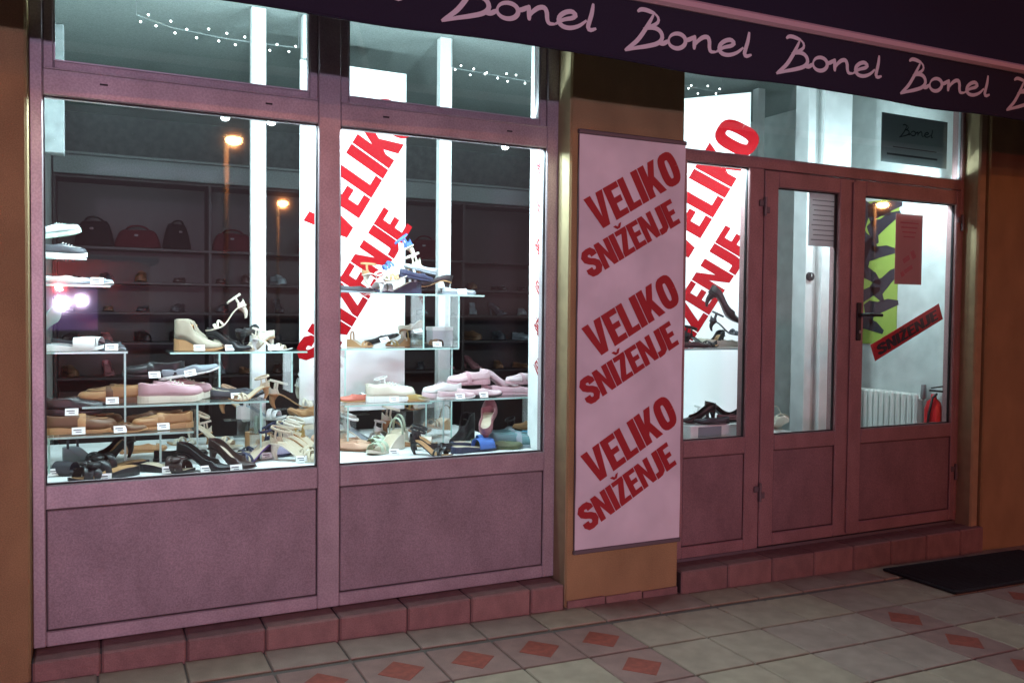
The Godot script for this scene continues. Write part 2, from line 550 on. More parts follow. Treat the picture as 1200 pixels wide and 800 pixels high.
		"bootie":
			var a := Shape.new()
			strap.call(a, 0.36, 0.36, 0.1, 0.01)
			out["ankle_band"] = [a.mesh(true), 1]
	shoe_parts[kind_name] = out
	return out

func shoe(s: Array) -> void:
	# s: kind, length, colour, second colour, place, turn, tilt, with a card, label
	var t := thing("sandal" if s[0] in ["sandal", "bow", "wedge"] else "shoe", s[8], "shoe", s[4], "shoes on display in the shop windows")
	var k: float = s[1] / 0.26
	var b := Basis(Vector3.UP, deg_to_rad(s[5])) * Basis(Vector3.BACK, deg_to_rad(s[6]))
	t.basis = b
	var sink := 0.0
	for x in [-0.13 * k, 0.13 * k]:
		sink = minf(sink, (b * Vector3(x, 0.0, 0.0)).y)
	t.position.y += 0.002 - sink
	var parts := shoe_meshes(s[0])
	var lining: String = {"black": "tan", "dkbrown": "beige", "charcoal": "grey", "navy": "beige", "tan": "beige", "brown": "beige", "white": "grey"}.get(s[2], "beige")
	for n in parts:
		var o := part(n, parts[n][0], M["leather_" + [s[2], s[3], lining][parts[n][1]]], t)
		o.scale = Vector3(k, k, k)
	if s[7]:
		var c := holder("price_card", t)
		c.transform = Transform3D(Basis(Vector3.UP, deg_to_rad(-s[5] + rng.randf_range(-12, 12))) * Basis(Vector3.RIGHT, -0.35), b.inverse() * Vector3(0.0, 0.0, 0.055 if absf(s[5]) < 40 or absf(s[5]) > 140 else 0.12) * k + Vector3(0.0, 0.016, 0.0))
		part("card", shared_card, M.paper, c)
		part("print", shared_print, M.ink, c)

var shared_card: Mesh
var shared_print: Mesh

const SHOES := [
	["bootie", 0.22, "taupe", "tan", Vector3(0.435, 1.189, -0.750), -20, 0, 1, "taupe wedge ankle boot with pink lining on the upper left glass shelf"],
	["bootie", 0.22, "taupe", "tan", Vector3(0.465, 1.189, -0.870), -6, 0, 0, "second shoe of the pair, standing behind the front taupe wedge ankle boot"],
	["pump", 0.23, "black", "black", Vector3(0.574, 1.189, -0.730), -35, 0, 1, "black court shoe next to the taupe ankle boot on the upper left shelf"],
	["sandal", 0.22, "cream", "cream", Vector3(0.579, 1.274, -0.770), 175, -22, 0, "cream strappy heel leaning on top of the black court shoe"],
	["pump", 0.22, "black", "black", Vector3(0.688, 1.189, -0.850), 60, 30, 0, "black heel tipped up behind the cream strappy heel"],
	["sandal", 0.2, "cream", "white", Vector3(0.776, 1.189, -0.730), -25, 0, 1, "cream high sandal with ankle ring at the right end of the upper left shelf"],
	["loafer", 0.27, "tan", "brown", Vector3(0.055, 0.977, -0.480), 180, 0, 1, "tan stitched moccasin with toe to the left on the left glass shelf"],
	["loafer", 0.27, "tan", "brown", Vector3(0.075, 0.977, -0.590), 162, 0, 0, "second shoe of the pair, standing behind the front tan stitched moccasin with toe"],
	["sneaker", 0.27, "pink", "cream", Vector3(0.291, 0.977, -0.450), 8, 0, 0, "pale pink knitted slip-on beside the tan stitched moccasin"],
	["sneaker", 0.27, "pink", "cream", Vector3(0.351, 0.977, -0.570), 17, 0, 0, "second shoe of the pair, standing behind the front pale pink knitted slip-on"],
	["flat", 0.25, "taupe", "taupe", Vector3(0.452, 0.977, -0.620), 0, 0, 0, "taupe flat shoe behind the pale pink knitted slip-on"],
	["loafer", 0.26, "black", "black", Vector3(0.228, 1.077, -0.580), 170, 0, 1, "black loafer resting above the pink slip-on in the left window"],
	["flat", 0.26, "grey", "white", Vector3(0.378, 1.062, -0.550), -10, 10, 1, "grey ballet flat laid over the taupe flat shoe"],
	["flat", 0.22, "charcoal", "black", Vector3(0.570, 0.977, -0.500), 5, 0, 1, "charcoal flat with two price cards at the right end of the left shelf"],
	["flat", 0.22, "charcoal", "black", Vector3(0.610, 0.977, -0.620), -6, 0, 0, "second shoe of the pair, standing behind the front charcoal flat with two price"],
	["loafer", 0.29, "brown", "tan", Vector3(-0.073, 0.864, -0.400), 0, 0, 1, "mustard brown loafer on the lowest left shelf by the frame"],
	["loafer", 0.29, "brown", "tan", Vector3(-0.043, 0.864, -0.530), 14, 0, 0, "second shoe of the pair, standing behind the front mustard brown loafer"],
	["loafer", 0.27, "black", "black", Vector3(-0.099, 0.939, -0.440), 5, 0, 1, "black loafer stacked on the mustard brown loafer"],
	["loafer", 0.25, "tan", "tan", Vector3(0.254, 0.864, -0.420), 185, 0, 1, "light tan slip-on at the right end of the lowest left shelf"],
	["loafer", 0.24, "brown", "brown", Vector3(0.226, 0.864, -0.550), 175, 0, 0, "dark brown slip-on half hidden behind the light tan slip-on"],
	["sneaker", 0.18, "charcoal", "white", Vector3(-0.130, 1.600, -0.530), 0, 0, 0, "dark trainer with white sole on the topmost shelf at the far left"],
	["sneaker", 0.17, "silver", "mint", Vector3(-0.144, 1.675, -0.570), 5, 12, 0, "silver trainer leaning on another trainer at the far left"],
	["flat", 0.22, "white", "grey", Vector3(-0.136, 1.486, -0.500), -15, 0, 0, "small white flat on the second shelf at the far left"],
	["flat", 0.18, "grey", "white", Vector3(-0.002, 1.486, -0.480), -50, 0, 1, "small grey flat with price card at the shelf end by the far left"],
	["mule", 0.24, "white", "white", Vector3(-0.098, 1.206, -0.460), -5, 0, 0, "white slip-in mule on the third shelf at the far left"],
	["mule", 0.24, "white", "white", Vector3(-0.068, 1.206, -0.580), -23, 0, 0, "second shoe of the pair, standing behind the front white slip-in mule"],
	["flat", 0.24, "charcoal", "black", Vector3(-0.074, 1.206, -0.600), -25, 0, 0, "dark grey shoe behind the white slip-in mule"],
	["flat", 0.22, "charcoal", "grey", Vector3(0.053, 1.206, -0.500), -70, 0, 1, "dark grey flat with price card at the third shelf end"],
	["sandal", 0.2, "mint", "mint", Vector3(-0.184, 1.226, -0.550), -60, 55, 0, "pale green sandal stood up against the left frame"],
	["mule", 0.23, "charcoal", "black", Vector3(-0.161, 0.700, -0.382), -32, 0, 1, "charcoal slide in the bottom left corner of the left window"],
	["wedge", 0.25, "charcoal", "grey", Vector3(-0.050, 0.700, -0.621), -48, 0, 0, "charcoal wedge shoe standing behind the big black bow sandal"],
	["bow", 0.29, "black", "black", Vector3(0.022, 0.700, -0.200), -150, 0, 1, "black sandal with a large bow at the front of the left window"],
	["bow", 0.29, "black", "black", Vector3(0.052, 0.700, -0.360), -168, 0, 0, "second shoe of the pair, standing behind the front black sandal with a large"],
	["pump", 0.25, "black", "black", Vector3(0.053, 0.700, -0.650), -140, 0, 0, "black court shoe directly behind the black bow sandal"],
	["bow", 0.25, "dkbrown", "black", Vector3(0.263, 0.700, -0.266), -38, 0, 1, "dark brown sandal with crossed straps in front of the glass block"],
	["flat", 0.25, "black", "black", Vector3(0.343, 0.700, -0.579), 20, 0, 0, "black flat behind the dark brown crossed sandal"],
	["pump", 0.25, "black", "black", Vector3(0.409, 0.700, -0.227), -32, 0, 1, "black closed pump left of the brown pump with a card"],
	["sandal", 0.28, "beige", "cream", Vector3(0.514, 0.700, -0.832), -25, -8, 0, "beige slingback with its heel loop raised in the left window"],
	["pump", 0.25, "dkbrown", "dkbrown", Vector3(0.526, 0.700, -0.266), -48, 0, 1, "dark brown pump with price card at the front of the left window"],
	["sandal", 0.28, "navy", "purple", Vector3(0.632, 0.700, -0.386), -150, 0, 0, "navy and purple sandal right of the dark brown pump"],
	["sandal", 0.28, "navy", "purple", Vector3(0.682, 0.700, -0.536), -161, 0, 0, "second shoe of the pair, standing behind the front navy and purple sandal right"],
	["mule", 0.28, "lilac", "navy", Vector3(0.701, 0.700, -0.482), 15, 0, 1, "lilac striped slide with a navy sole in the left window"],
	["wedge", 0.29, "mint", "tan", Vector3(0.801, 0.700, -0.774), -25, 0, 0, "mint sandal on a cork wedge in the left window"],
	["wedge", 0.29, "mint", "tan", Vector3(0.851, 0.700, -0.934), -11, 0, 0, "second shoe of the pair, standing behind the front mint sandal on a cork"],
	["sandal", 0.28, "beige", "cream", Vector3(0.827, 0.700, -0.329), -35, 0, 1, "beige strappy sandal at the front near the middle mullion"],
	["sandal", 0.28, "beige", "cream", Vector3(0.857, 0.700, -0.459), -53, 0, 0, "second shoe of the pair, standing behind the front beige strappy sandal"],
	["sandal", 0.28, "cream", "tan", Vector3(0.912, 0.700, -0.501), -32, 0, 1, "cream thong sandal closest to the middle mullion"],
	["sandal", 0.28, "cream", "tan", Vector3(0.952, 0.700, -0.641), -43, 0, 0, "second shoe of the pair, standing behind the front cream thong sandal closest to"],
	["sandal", 0.28, "peach", "tan", Vector3(0.707, 0.800, -1.199), -30, -6, 0, "peach strappy sandal on a clear stand in the left window"],
	["wedge", 0.26, "white", "white", Vector3(0.768, 0.820, -0.973), -30, 0, 0, "white wedge sandal on a clear stand in the left window"],
	["sandal", 0.28, "cream", "tan", Vector3(0.965, 0.860, -1.095), 0, 0, 0, "cream flower sandal on a clear stand before the white board"],
	["sandal", 0.26, "white", "cream", Vector3(1.069, 0.850, -1.124), -50, -12, 0, "white sandal on a clear stand before the white board"],
	["pump", 0.26, "tan", "tan", Vector3(0.989, 0.750, -0.949), -150, 25, 0, "tan high heel tilted up beneath the cream flower sandal"],
	["flat", 0.21, "tan", "tan", Vector3(0.197, 0.700, -0.849), 10, 0, 0, "small tan flat at the back of the left display floor"],
	["sandal", 0.22, "cream", "tan", Vector3(0.420, 0.700, -1.019), 160, 0, 0, "cream sandal at the back of the left display floor by the glass upright"],
	["flat", 0.22, "white", "tan", Vector3(0.833, 0.700, -1.045), -30, 0, 0, "white flat on the floor behind the mint cork wedge"],
	["sandal", 0.22, "gold", "tan", Vector3(0.835, 0.700, -0.644), -150, 0, 0, "gold sandal between the mint wedge and the beige sandal"],
	["mule", 0.22, "peach", "tan", Vector3(0.993, 0.700, -0.787), -40, 0, 0, "peach slide on the floor behind the cream thong sandal"],
	["sneaker", 0.2, "white", "cream", Vector3(0.921, 0.770, -0.879), 170, 0, 0, "small white trainer heaped in the corner by the middle mullion"],
	["sandal", 0.2, "beige", "tan", Vector3(0.622, 0.977, -0.420), -160, 0, 0, "beige sandal at the very end of the left middle shelf"],
	["flat", 0.22, "brown", "tan", Vector3(0.083, 0.864, -0.380), -20, 0, 1, "brown flat between the mustard loafer and the light tan slip-on"],
	["pump", 0.2, "cream", "tan", Vector3(0.724, 1.189, -0.810), -150, 0, 0, "cream court shoe behind the cream ankle ring sandal"],
	["flat", 0.2, "tan", "tan", Vector3(1.284, 0.700, -0.639), -160, 0, 0, "tan flat on the floor beneath the low right shelf"],
	["sandal", 0.21, "white", "cream", Vector3(1.398, 0.700, -0.785), 30, 0, 0, "white sandal behind the pale green wedge on the floor"],
	["mule", 0.21, "cream", "tan", Vector3(1.468, 0.700, -0.533), -25, 0, 0, "cream slide right of the pale green wedge pair"],
	["flat", 0.22, "gold", "tan", Vector3(1.467, 0.921, -0.640), -15, 0, 0, "gold flat at the right end of the low right shelf"],
	["sandal", 0.22, "white", "tan", Vector3(1.285, 0.921, -0.770), -170, 0, 0, "white sandal behind the coral red flat"],
	["flat", 0.22, "navy", "navy", Vector3(1.500, 1.542, -0.640), 20, -6, 0, "navy flat tucked in the middle of the top shoe pile"],
	["sandal", 0.22, "tan", "cream", Vector3(1.328, 1.512, -0.620), -20, 12, 0, "tan sandal at the front of the top shoe pile"],
	["flat", 0.2, "silver", "grey", Vector3(1.541, 1.582, -0.700), -170, 10, 0, "silver grey flat crowning the right side of the top shoe pile"],
	["wedge", 0.18, "gold", "tan", Vector3(1.489, 1.195, -0.910), -150, 0, 0, "gold wedge behind the cream pump on the middle right shelf"],
	["flat", 0.22, "palepink", "white", Vector3(1.637, 0.950, -0.410), 10, 0, 1, "pale pink flat at the front left of the pink shoe shelf"],
	["loafer", 0.22, "palepink", "pink", Vector3(2.084, 1.000, -0.560), 190, 0, 0, "pale pink loafer on top of the rose pink flats"],
	["flat", 0.18, "teal", "grey", Vector3(1.688, 0.700, -0.413), -165, 0, 0, "small teal flat in front of the dusty pink heel"],
	["sandal", 0.2, "charcoal", "black", Vector3(1.998, 0.700, -0.611), -150, 0, 0, "charcoal sandal behind the olive green flat"],
	["sandal", 0.24, "blue", "cream", Vector3(1.434, 1.582, -0.750), 175, -25, 0, "blue strappy sandal leaning at the top of the shoe pile"],
	["sandal", 0.24, "cream", "tan", Vector3(1.437, 1.537, -0.700), 180, -8, 0, "cream and tan sandal under the blue strappy sandal"],
	["wedge", 0.25, "silver", "navy", Vector3(1.411, 1.482, -0.680), 178, 0, 0, "silver sandal on a navy wedge at the base of the shoe pile"],
	["sandal", 0.2, "white", "white", Vector3(1.289, 1.482, -0.700), 100, 0, 0, "white peep-toe sandal at the left end of the top glass shelf"],
	["flat", 0.2, "charcoal", "grey", Vector3(1.185, 1.482, -0.700), 0, 0, 0, "charcoal flat at the far left of the top glass shelf"],
	["pump", 0.22, "black", "tan", Vector3(1.600, 1.482, -0.730), 170, 15, 0, "black strappy heel right of the silver wedge sandal"],
	["flat", 0.2, "silver", "grey", Vector3(1.766, 1.482, -0.700), 5, 0, 1, "silver flat at the right end of the top glass shelf"],
	["flat", 0.2, "silver", "grey", Vector3(1.786, 1.482, -0.800), -13, 0, 0, "second shoe of the pair, standing behind the front silver flat at the right"],
	["wedge", 0.16, "tan", "tan", Vector3(1.260, 1.195, -0.850), -50, 0, 0, "small tan wedge at the left end of the middle right shelf"],
	["flat", 0.18, "black", "black", Vector3(1.373, 1.195, -0.850), -40, 18, 1, "black ballet flat on the middle right shelf before the board"],
	["flat", 0.18, "black", "black", Vector3(1.423, 1.195, -0.950), -31, 18, 0, "second shoe of the pair, standing behind the front black ballet flat"],
	["pump", 0.2, "cream", "tan", Vector3(1.557, 1.215, -0.850), -75, 35, 1, "cream pump with tan inside stood up on the middle right shelf"],
	["mule", 0.18, "brown", "black", Vector3(1.678, 1.195, -0.880), -70, 0, 1, "small brown mule at the right end of the middle right shelf"],
	["flat", 0.22, "coral", "tan", Vector3(1.210, 0.921, -0.700), 180, 0, 0, "coral red flat at the left of the low right shelf"],
	["sneaker", 0.26, "cream", "white", Vector3(1.371, 0.921, -0.660), 0, 0, 1, "cream trainer on the low right shelf"],
	["sneaker", 0.26, "cream", "white", Vector3(1.401, 0.921, -0.770), -11, 0, 0, "second shoe of the pair, standing behind the front cream trainer on the low"],
	["loafer", 0.25, "palepink", "pink", Vector3(1.766, 1.005, -0.560), 185, 0, 0, "pale pink loafer lying on the pile on the pink shoe shelf"],
	["flat", 0.25, "palepink", "black", Vector3(1.778, 0.950, -0.440), 0, 0, 1, "pale pink flat with black inside at the front of the pink shoe shelf"],
	["flat", 0.26, "pink", "pink", Vector3(2.014, 0.950, -0.500), -8, 0, 0, "rose pink ballet flat at the right of the pink shoe shelf"],
	["flat", 0.26, "pink", "pink", Vector3(1.984, 0.950, -0.600), 6, 0, 0, "second shoe of the pair, standing behind the front rose pink ballet flat"],
	["sneaker", 0.22, "white", "palepink", Vector3(1.593, 0.950, -0.500), 185, 0, 0, "white and pink slip-on at the left of the pink shoe shelf"],
	["pump", 0.24, "palepink", "pink", Vector3(1.974, 0.970, -0.620), 5, 0, 0, "pale pink pump behind the rose pink ballet flat"],
	["sandal", 0.23, "black", "black", Vector3(1.435, 0.700, -0.232), -48, 0, 0, "black peep-toe sandal at the front left of the right window"],
	["sandal", 0.23, "black", "black", Vector3(1.495, 0.700, -0.362), -39, 0, 0, "second shoe of the pair, standing behind the front black peep-toe sandal"],
	["flat", 0.22, "black", "white", Vector3(1.546, 0.700, -0.325), -22, 0, 0, "black and white flat beside the black tall clog"],
	["wedge", 0.26, "leopard", "tan", Vector3(1.684, 0.720, -0.807), -140, 10, 0, "leopard patterned wedge behind the black peep-toe sandal"],
	["bootie", 0.23, "black", "black", Vector3(1.704, 0.700, -0.499), -140, 0, 1, "tall black clog with a white price card in the right window"],
	["mule", 0.26, "blue", "navy", Vector3(1.678, 0.700, -0.271), 10, 0, 0, "bright blue mule at the foot of the tall black clog"],
	["mule", 0.26, "blue", "navy", Vector3(1.738, 0.700, -0.391), -8, 0, 0, "second shoe of the pair, standing behind the front bright blue mule"],
	["pump", 0.28, "dustypink", "dustypink", Vector3(1.820, 0.720, -0.421), 60, 48, 0, "dusty pink high heel stood upright on its toe"],
	["flat", 0.26, "olive", "olive", Vector3(1.814, 0.700, -0.302), -20, 0, 0, "olive green flat in front of the dusty pink high heel"],
	["loafer", 0.28, "teal", "grey", Vector3(1.926, 0.700, -0.316), -10, 0, 0, "grey teal loafer in the right corner of the right window"],
	["loafer", 0.28, "teal", "grey", Vector3(1.946, 0.700, -0.436), -1, 0, 0, "second shoe of the pair, standing behind the front grey teal loafer"],
	["mule", 0.26, "turquoise", "teal", Vector3(2.025, 0.700, -0.307), -15, 0, 0, "turquoise mule closest to the right edge of the right window"],
	["mule", 0.26, "turquoise", "teal", Vector3(2.025, 0.700, -0.457), -26, 0, 0, "second shoe of the pair, standing behind the front turquoise mule closest to"],
	["flat", 0.24, "tan", "tan", Vector3(2.161, 0.750, -0.581), 180, 0, 0, "tan flat behind the turquoise mule"],
	["mule", 0.25, "white", "black", Vector3(1.311, 0.800, -1.215), -150, 10, 0, "white mule with black inside on a clear stand by the mullion"],
	["flat", 0.26, "peach", "brown", Vector3(1.112, 0.700, -0.531), -30, 0, 0, "peach and brown flat low beside the middle mullion"],
	["flat", 0.26, "peach", "brown", Vector3(1.152, 0.700, -0.661), -48, 0, 0, "second shoe of the pair, standing behind the front peach and brown flat low"],
	["wedge", 0.29, "palegreen", "cream", Vector3(1.274, 0.700, -0.436), -140, 0, 1, "pale green wedge sandal at the front of the right window"],
	["wedge", 0.29, "palegreen", "cream", Vector3(1.324, 0.700, -0.586), -151, 0, 0, "second shoe of the pair, standing behind the front pale green wedge sandal"],
	["sandal", 0.28, "cream", "tan", Vector3(1.497, 0.730, -0.779), 0, 0, 0, "cream sandal with tan straps right of the pale green wedge"],
	["sandal", 0.29, "gold", "tan", Vector3(1.638, 0.800, -1.287), 0, 0, 0, "gold strap sandal on a clear stand under the low right shelf"],
	["sandal", 0.28, "white", "cream", Vector3(1.235, 0.700, -0.658), -35, 0, 1, "white sandal left of the pale green wedge"],
	["sandal", 0.28, "white", "cream", Vector3(1.265, 0.700, -0.798), -21, 0, 0, "second shoe of the pair, standing behind the front white sandal"],
	["pump", 0.26, "black", "black", Vector3(3.171, 1.326, -0.220), -30, -28, 0, "black ankle strap heel tilted on top in the narrow side window"],
	["sandal", 0.22, "black", "black", Vector3(3.027, 1.206, -0.220), -5, 0, 0, "black strappy flat on the glass shelf of the narrow side window"],
	["flat", 0.24, "cream", "cream", Vector3(3.208, 1.206, -0.220), -40, 0, 0, "cream shoe at the shelf end of the narrow side window"],
	["flat", 0.24, "cream", "cream", Vector3(3.228, 1.206, -0.320), -58, 0, 0, "second shoe of the pair, standing behind the front cream shoe at the shelf"],
	["pump", 0.22, "black", "dkbrown", Vector3(3.028, 0.784, -0.240), 170, 0, 0, "black brown low heel standing on the white block"],
	["pump", 0.22, "dkbrown", "black", Vector3(3.264, 0.784, -0.320), -10, 0, 0, "dark brown pump standing behind the black shoe on the block"],
	["flat", 0.22, "dustypink", "black", Vector3(3.254, 0.784, -0.220), 5, 0, 0, "dusty pink flat with black sole on the block"],
	["sandal", 0.26, "white", "white", Vector3(3.292, 0.700, -0.351), -30, 0, 0, "white sandal on the display floor of the narrow side window"],
	["sandal", 0.26, "white", "white", Vector3(3.342, 0.700, -0.481), -21, 0, 0, "second shoe of the pair, standing behind the front white sandal on the display"],
	["pump", 0.2, "black", "black", Vector3(3.164, 1.206, -0.270), -155, 0, 0, "black court shoe beneath the tilted ankle strap heel in the side window"],
	["sandal", 0.2, "charcoal", "black", Vector3(3.171, 1.266, -0.190), -30, -10, 0, "charcoal strappy sandal propped beside the tilted black heel"],
	["flat", 0.2, "dkbrown", "black", Vector3(2.937, 1.206, -0.180), -20, 0, 0, "dark brown flat at the pilaster end of the side window shelf"],
	["flat", 0.2, "charcoal", "black", Vector3(3.068, 0.784, -0.170), 160, 0, 0, "charcoal flat in front of the dark pumps on the white block"],
	["pump", 0.2, "black", "black", Vector3(3.331, 0.784, -0.280), 165, 0, 0, "black court shoe at the right end of the white block"],
	["flat", 0.2, "white", "tan", Vector3(3.065, 0.700, -0.254), -20, 0, 0, "white flat on the side window floor beside the pilaster"],
	["wedge", 0.24, "cream", "cream", Vector3(3.670, 0.700, -0.280), -120, 20, 0, "cream shoe at the bottom of the left door pane"],
]

# ---------------------------------------------------------------- build
func _ready() -> void:
	rng.seed = 11
	# camera
	var cam := Camera3D.new()
	cam.name = "camera"
	cam.position = Vector3(0, 1.38, 3.6)
	cam.rotation = Vector3(deg_to_rad(-1.803), deg_to_rad(-25.891), deg_to_rad(0.584))
	cam.fov = 43.54
	cam.near = 0.05
	cam.far = 300.0
	add_child(cam)
	cam.current = true
	# night sky
	var env := Environment.new()
	env.background_mode = Environment.BG_SKY
	var skym := ProceduralSkyMaterial.new()
	skym.sky_top_color = Color(0.10, 0.09, 0.16)
	skym.sky_horizon_color = Color(0.28, 0.20, 0.21)
	skym.sky_curve = 0.2
	skym.ground_bottom_color = Color(0.06, 0.05, 0.05)
	skym.ground_horizon_color = Color(0.16, 0.12, 0.12)
	env.sky = Sky.new()
	env.sky.sky_material = skym
	env.background_energy_multiplier = 5.0
	env.tonemap_mode = Environment.TONE_MAPPER_LINEAR
	env.tonemap_exposure = 1.0
	env.sdfgi_enabled = true
	env.ssao_enabled = true
	env.ssil_enabled = true
	var we := WorldEnvironment.new()
	we.name = "environment"
	we.environment = env
	add_child(we)
	materials()
	pavement()
	building()
	window_front()
	entrance()
	interior()
	awning()
	street()
	signs()
	displays()
	for s in SHOES:
		shoe(s)
	back_of_shop()


func materials() -> void:
	var fine := noise(0.09, FastNoiseLite.TYPE_SIMPLEX, 0.84, 1.0, 4)
	var coarse := noise(0.012, FastNoiseLite.TYPE_SIMPLEX, 0.8, 1.0, 5)
	var faint := noise(0.01, FastNoiseLite.TYPE_SIMPLEX, 0.9, 1.0, 3)
	var mild := noise(0.02, FastNoiseLite.TYPE_SIMPLEX, 0.8, 1.0, 5)
	streaks = noise(0.012, FastNoiseLite.TYPE_SIMPLEX, 0.87, 1.0, 5)
	var speck := noise(0.2, FastNoiseLite.TYPE_VALUE, 0.78, 1.0, 2)
	var grit := noise(0.12, FastNoiseLite.TYPE_SIMPLEX, 0, 1, 4, true, 5.0)
	var soft := noise(0.02, FastNoiseLite.TYPE_SIMPLEX, 0, 1, 4, true, 3.0)
	M.plaster = grimy(mat(0.46, 0.315, 0.145, 0.95, 0.0, fine, 3.0, grit, 0.4), 0.5)
	M.plaster_jamb = mat(0.42, 0.32, 0.18, 0.95, 0.0, faint, 1.3)
	M.plaster_inside = mat(0.66, 0.70, 0.68, 0.85, 0.0, faint, 0.9, grit, 0.12)
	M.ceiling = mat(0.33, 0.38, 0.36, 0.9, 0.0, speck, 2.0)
	M.frame = grimy(mat(0.53, 0.45, 0.475, 0.42, 0.25, fine, 1.7), 0.8)
	M.frame_edge = mat(0.55, 0.5, 0.52, 0.35, 0.4)
	M.panel = grimy(mat(0.42, 0.345, 0.375, 0.5, 0.2, speck, 2.4), 0.7)
	M.gasket = mat(0.015, 0.012, 0.014, 0.6)
	M.bead = mat(0.5, 0.5, 0.52, 0.4, 0.3)
	M.glass = glass(0.75, 0.9, 0.86, 0.003)
	M.shelf_glass = glass(0.62, 0.86, 0.8, 0.06)
	M.shelf_edge = mat(0.42, 0.62, 0.58, 0.2)
	M.clear = glass(0.8, 0.92, 0.9, 0.07)
	M.white = mat(0.82, 0.83, 0.82, 0.55, 0.0, faint, 0.8)
	M.board = mat(0.86, 0.86, 0.86, 0.6)
	M.sheet = mat(0.78, 0.74, 0.78, 0.5, 0.0, faint, 0.5, soft, 0.35)
	M.red = mat(0.45, 0.014, 0.022, 0.5)
	M.dark_red = mat(0.35, 0.012, 0.018, 0.5)
	M.pale_red = mat(0.30, 0.004, 0.008, 0.6)
	M.pale_red.metallic_specular = 0.15
	M.tray = mat(0.16, 0.13, 0.14, 0.5, 0.4)
	M.step_tile = [grimy(mat(0.34, 0.195, 0.17, 0.6, 0.0, fine, 2.6, soft, 0.5), 1.7), grimy(mat(0.37, 0.22, 0.185, 0.6, 0.0, fine, 3.1, soft, 0.5), 1.7), grimy(mat(0.30, 0.175, 0.155, 0.6, 0.0, fine, 2.2, soft, 0.5), 1.7)]
	M.mortar = mat(0.06, 0.045, 0.045, 0.95)
	M.slabs = [grimy(mat(0.44, 0.335, 0.24, 0.7, 0.0, fine, 4.0, grit, 0.4), 1.1), grimy(mat(0.48, 0.375, 0.26, 0.7, 0.0, fine, 5.0, grit, 0.4), 1.1), grimy(mat(0.43, 0.315, 0.245, 0.7, 0.0, fine, 3.5, grit, 0.4), 1.1)]
	M.slab_red = grimy(mat(0.38, 0.22, 0.18, 0.75, 0.0, fine, 4.0, grit, 0.4), 1.1)
	M.diamond = mat(0.34, 0.07, 0.04, 0.7, 0.0, coarse, 3.3)
	M.joint = mat(0.17, 0.14, 0.12, 0.95, 0.0, fine, 2.0)
	M.asphalt = mat(0.05, 0.05, 0.052, 0.9, 0.0, speck, 1.2, grit, 0.5)
	M.kerb = mat(0.3, 0.29, 0.27, 0.85, 0.0, coarse, 1.5)
	M.rubber = mat(0.012, 0.012, 0.016, 0.9, 0.0, speck, 4.0, grit, 0.8)
	M.navy = mat(0.010, 0.007, 0.027, 0.85, 0.0, fine, 2.0)
	M.script = mat(0.62, 0.60, 0.63, 0.7)
	M.rail = mat(0.60, 0.44, 0.46, 0.4, 0.3)
	M.pole = mat(0.7, 0.67, 0.6, 0.6)
	M.steel = mat(0.35, 0.35, 0.36, 0.35, 0.8)
	M.black = mat(0.012, 0.012, 0.013, 0.4)
	M.fascia = mat(0.22, 0.25, 0.25, 0.6, 0.0, fine, 1.2)
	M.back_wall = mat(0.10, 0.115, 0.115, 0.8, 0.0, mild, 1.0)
	M.door_frame = grimy(mat(0.43, 0.25, 0.25, 0.42, 0.2, fine, 1.7), 0.8)  # redder, darker than the window frames, partly to carry the light falling off
	M.door_panel = grimy(mat(0.35, 0.21, 0.22, 0.5, 0.15, speck, 2.4), 0.7)  # panel colour reddened likewise, part of it painted falloff of the light
	M.paper = mat(0.85, 0.85, 0.84, 0.7)
	M.notice = paper(0.40, 0.41, 0.41)
	M.ink = mat(0.10, 0.10, 0.12, 0.7)
	M.faint_ink = mat(0.22, 0.22, 0.23, 0.8)
	M.plaque = paper(0.15, 0.165, 0.165, Color(0.55, 0.58, 0.58))
	M.plaque_ink = mat(0.02, 0.022, 0.025, 0.5)
	M.leaflet = paper(0.34, 0.15, 0.13, Color(0.5, 0.3, 0.27))
	M.green = mat(0.30, 0.40, 0.07, 0.5)
	M.dark_print = mat(0.02, 0.02, 0.03, 0.5)
	M.radiator = mat(0.75, 0.76, 0.72, 0.35)
	M.extinguisher = mat(0.55, 0.012, 0.015, 0.3)
	M.wood = mat(0.02, 0.013, 0.015, 0.6, 0.0, fine, 1.0)
	M.grey_wood = mat(0.40, 0.42, 0.42, 0.6, 0.0, fine, 1.2)
	M.dark_floor = mat(0.10, 0.075, 0.075, 0.5, 0.0, coarse, 1.0)
	M.tube = glow(0.68, 0.93, 1.0, 5.0)
	M.spot_glow = glow(0.9, 0.97, 1.0, 6.0)
	M.tiny_glow = glow(0.9, 1.0, 1.0, 7.0)
	M.sodium_glow = glow(1.0, 0.62, 0.28, 60.0)
	M.kiosk_glow = glow(0.32, 0.16, 0.62, 1.6)
	M.flood_glow = glow(1.0, 0.72, 0.98, 60.0)
	M.pink_glow = glow(1.0, 0.45, 0.4, 25.0)
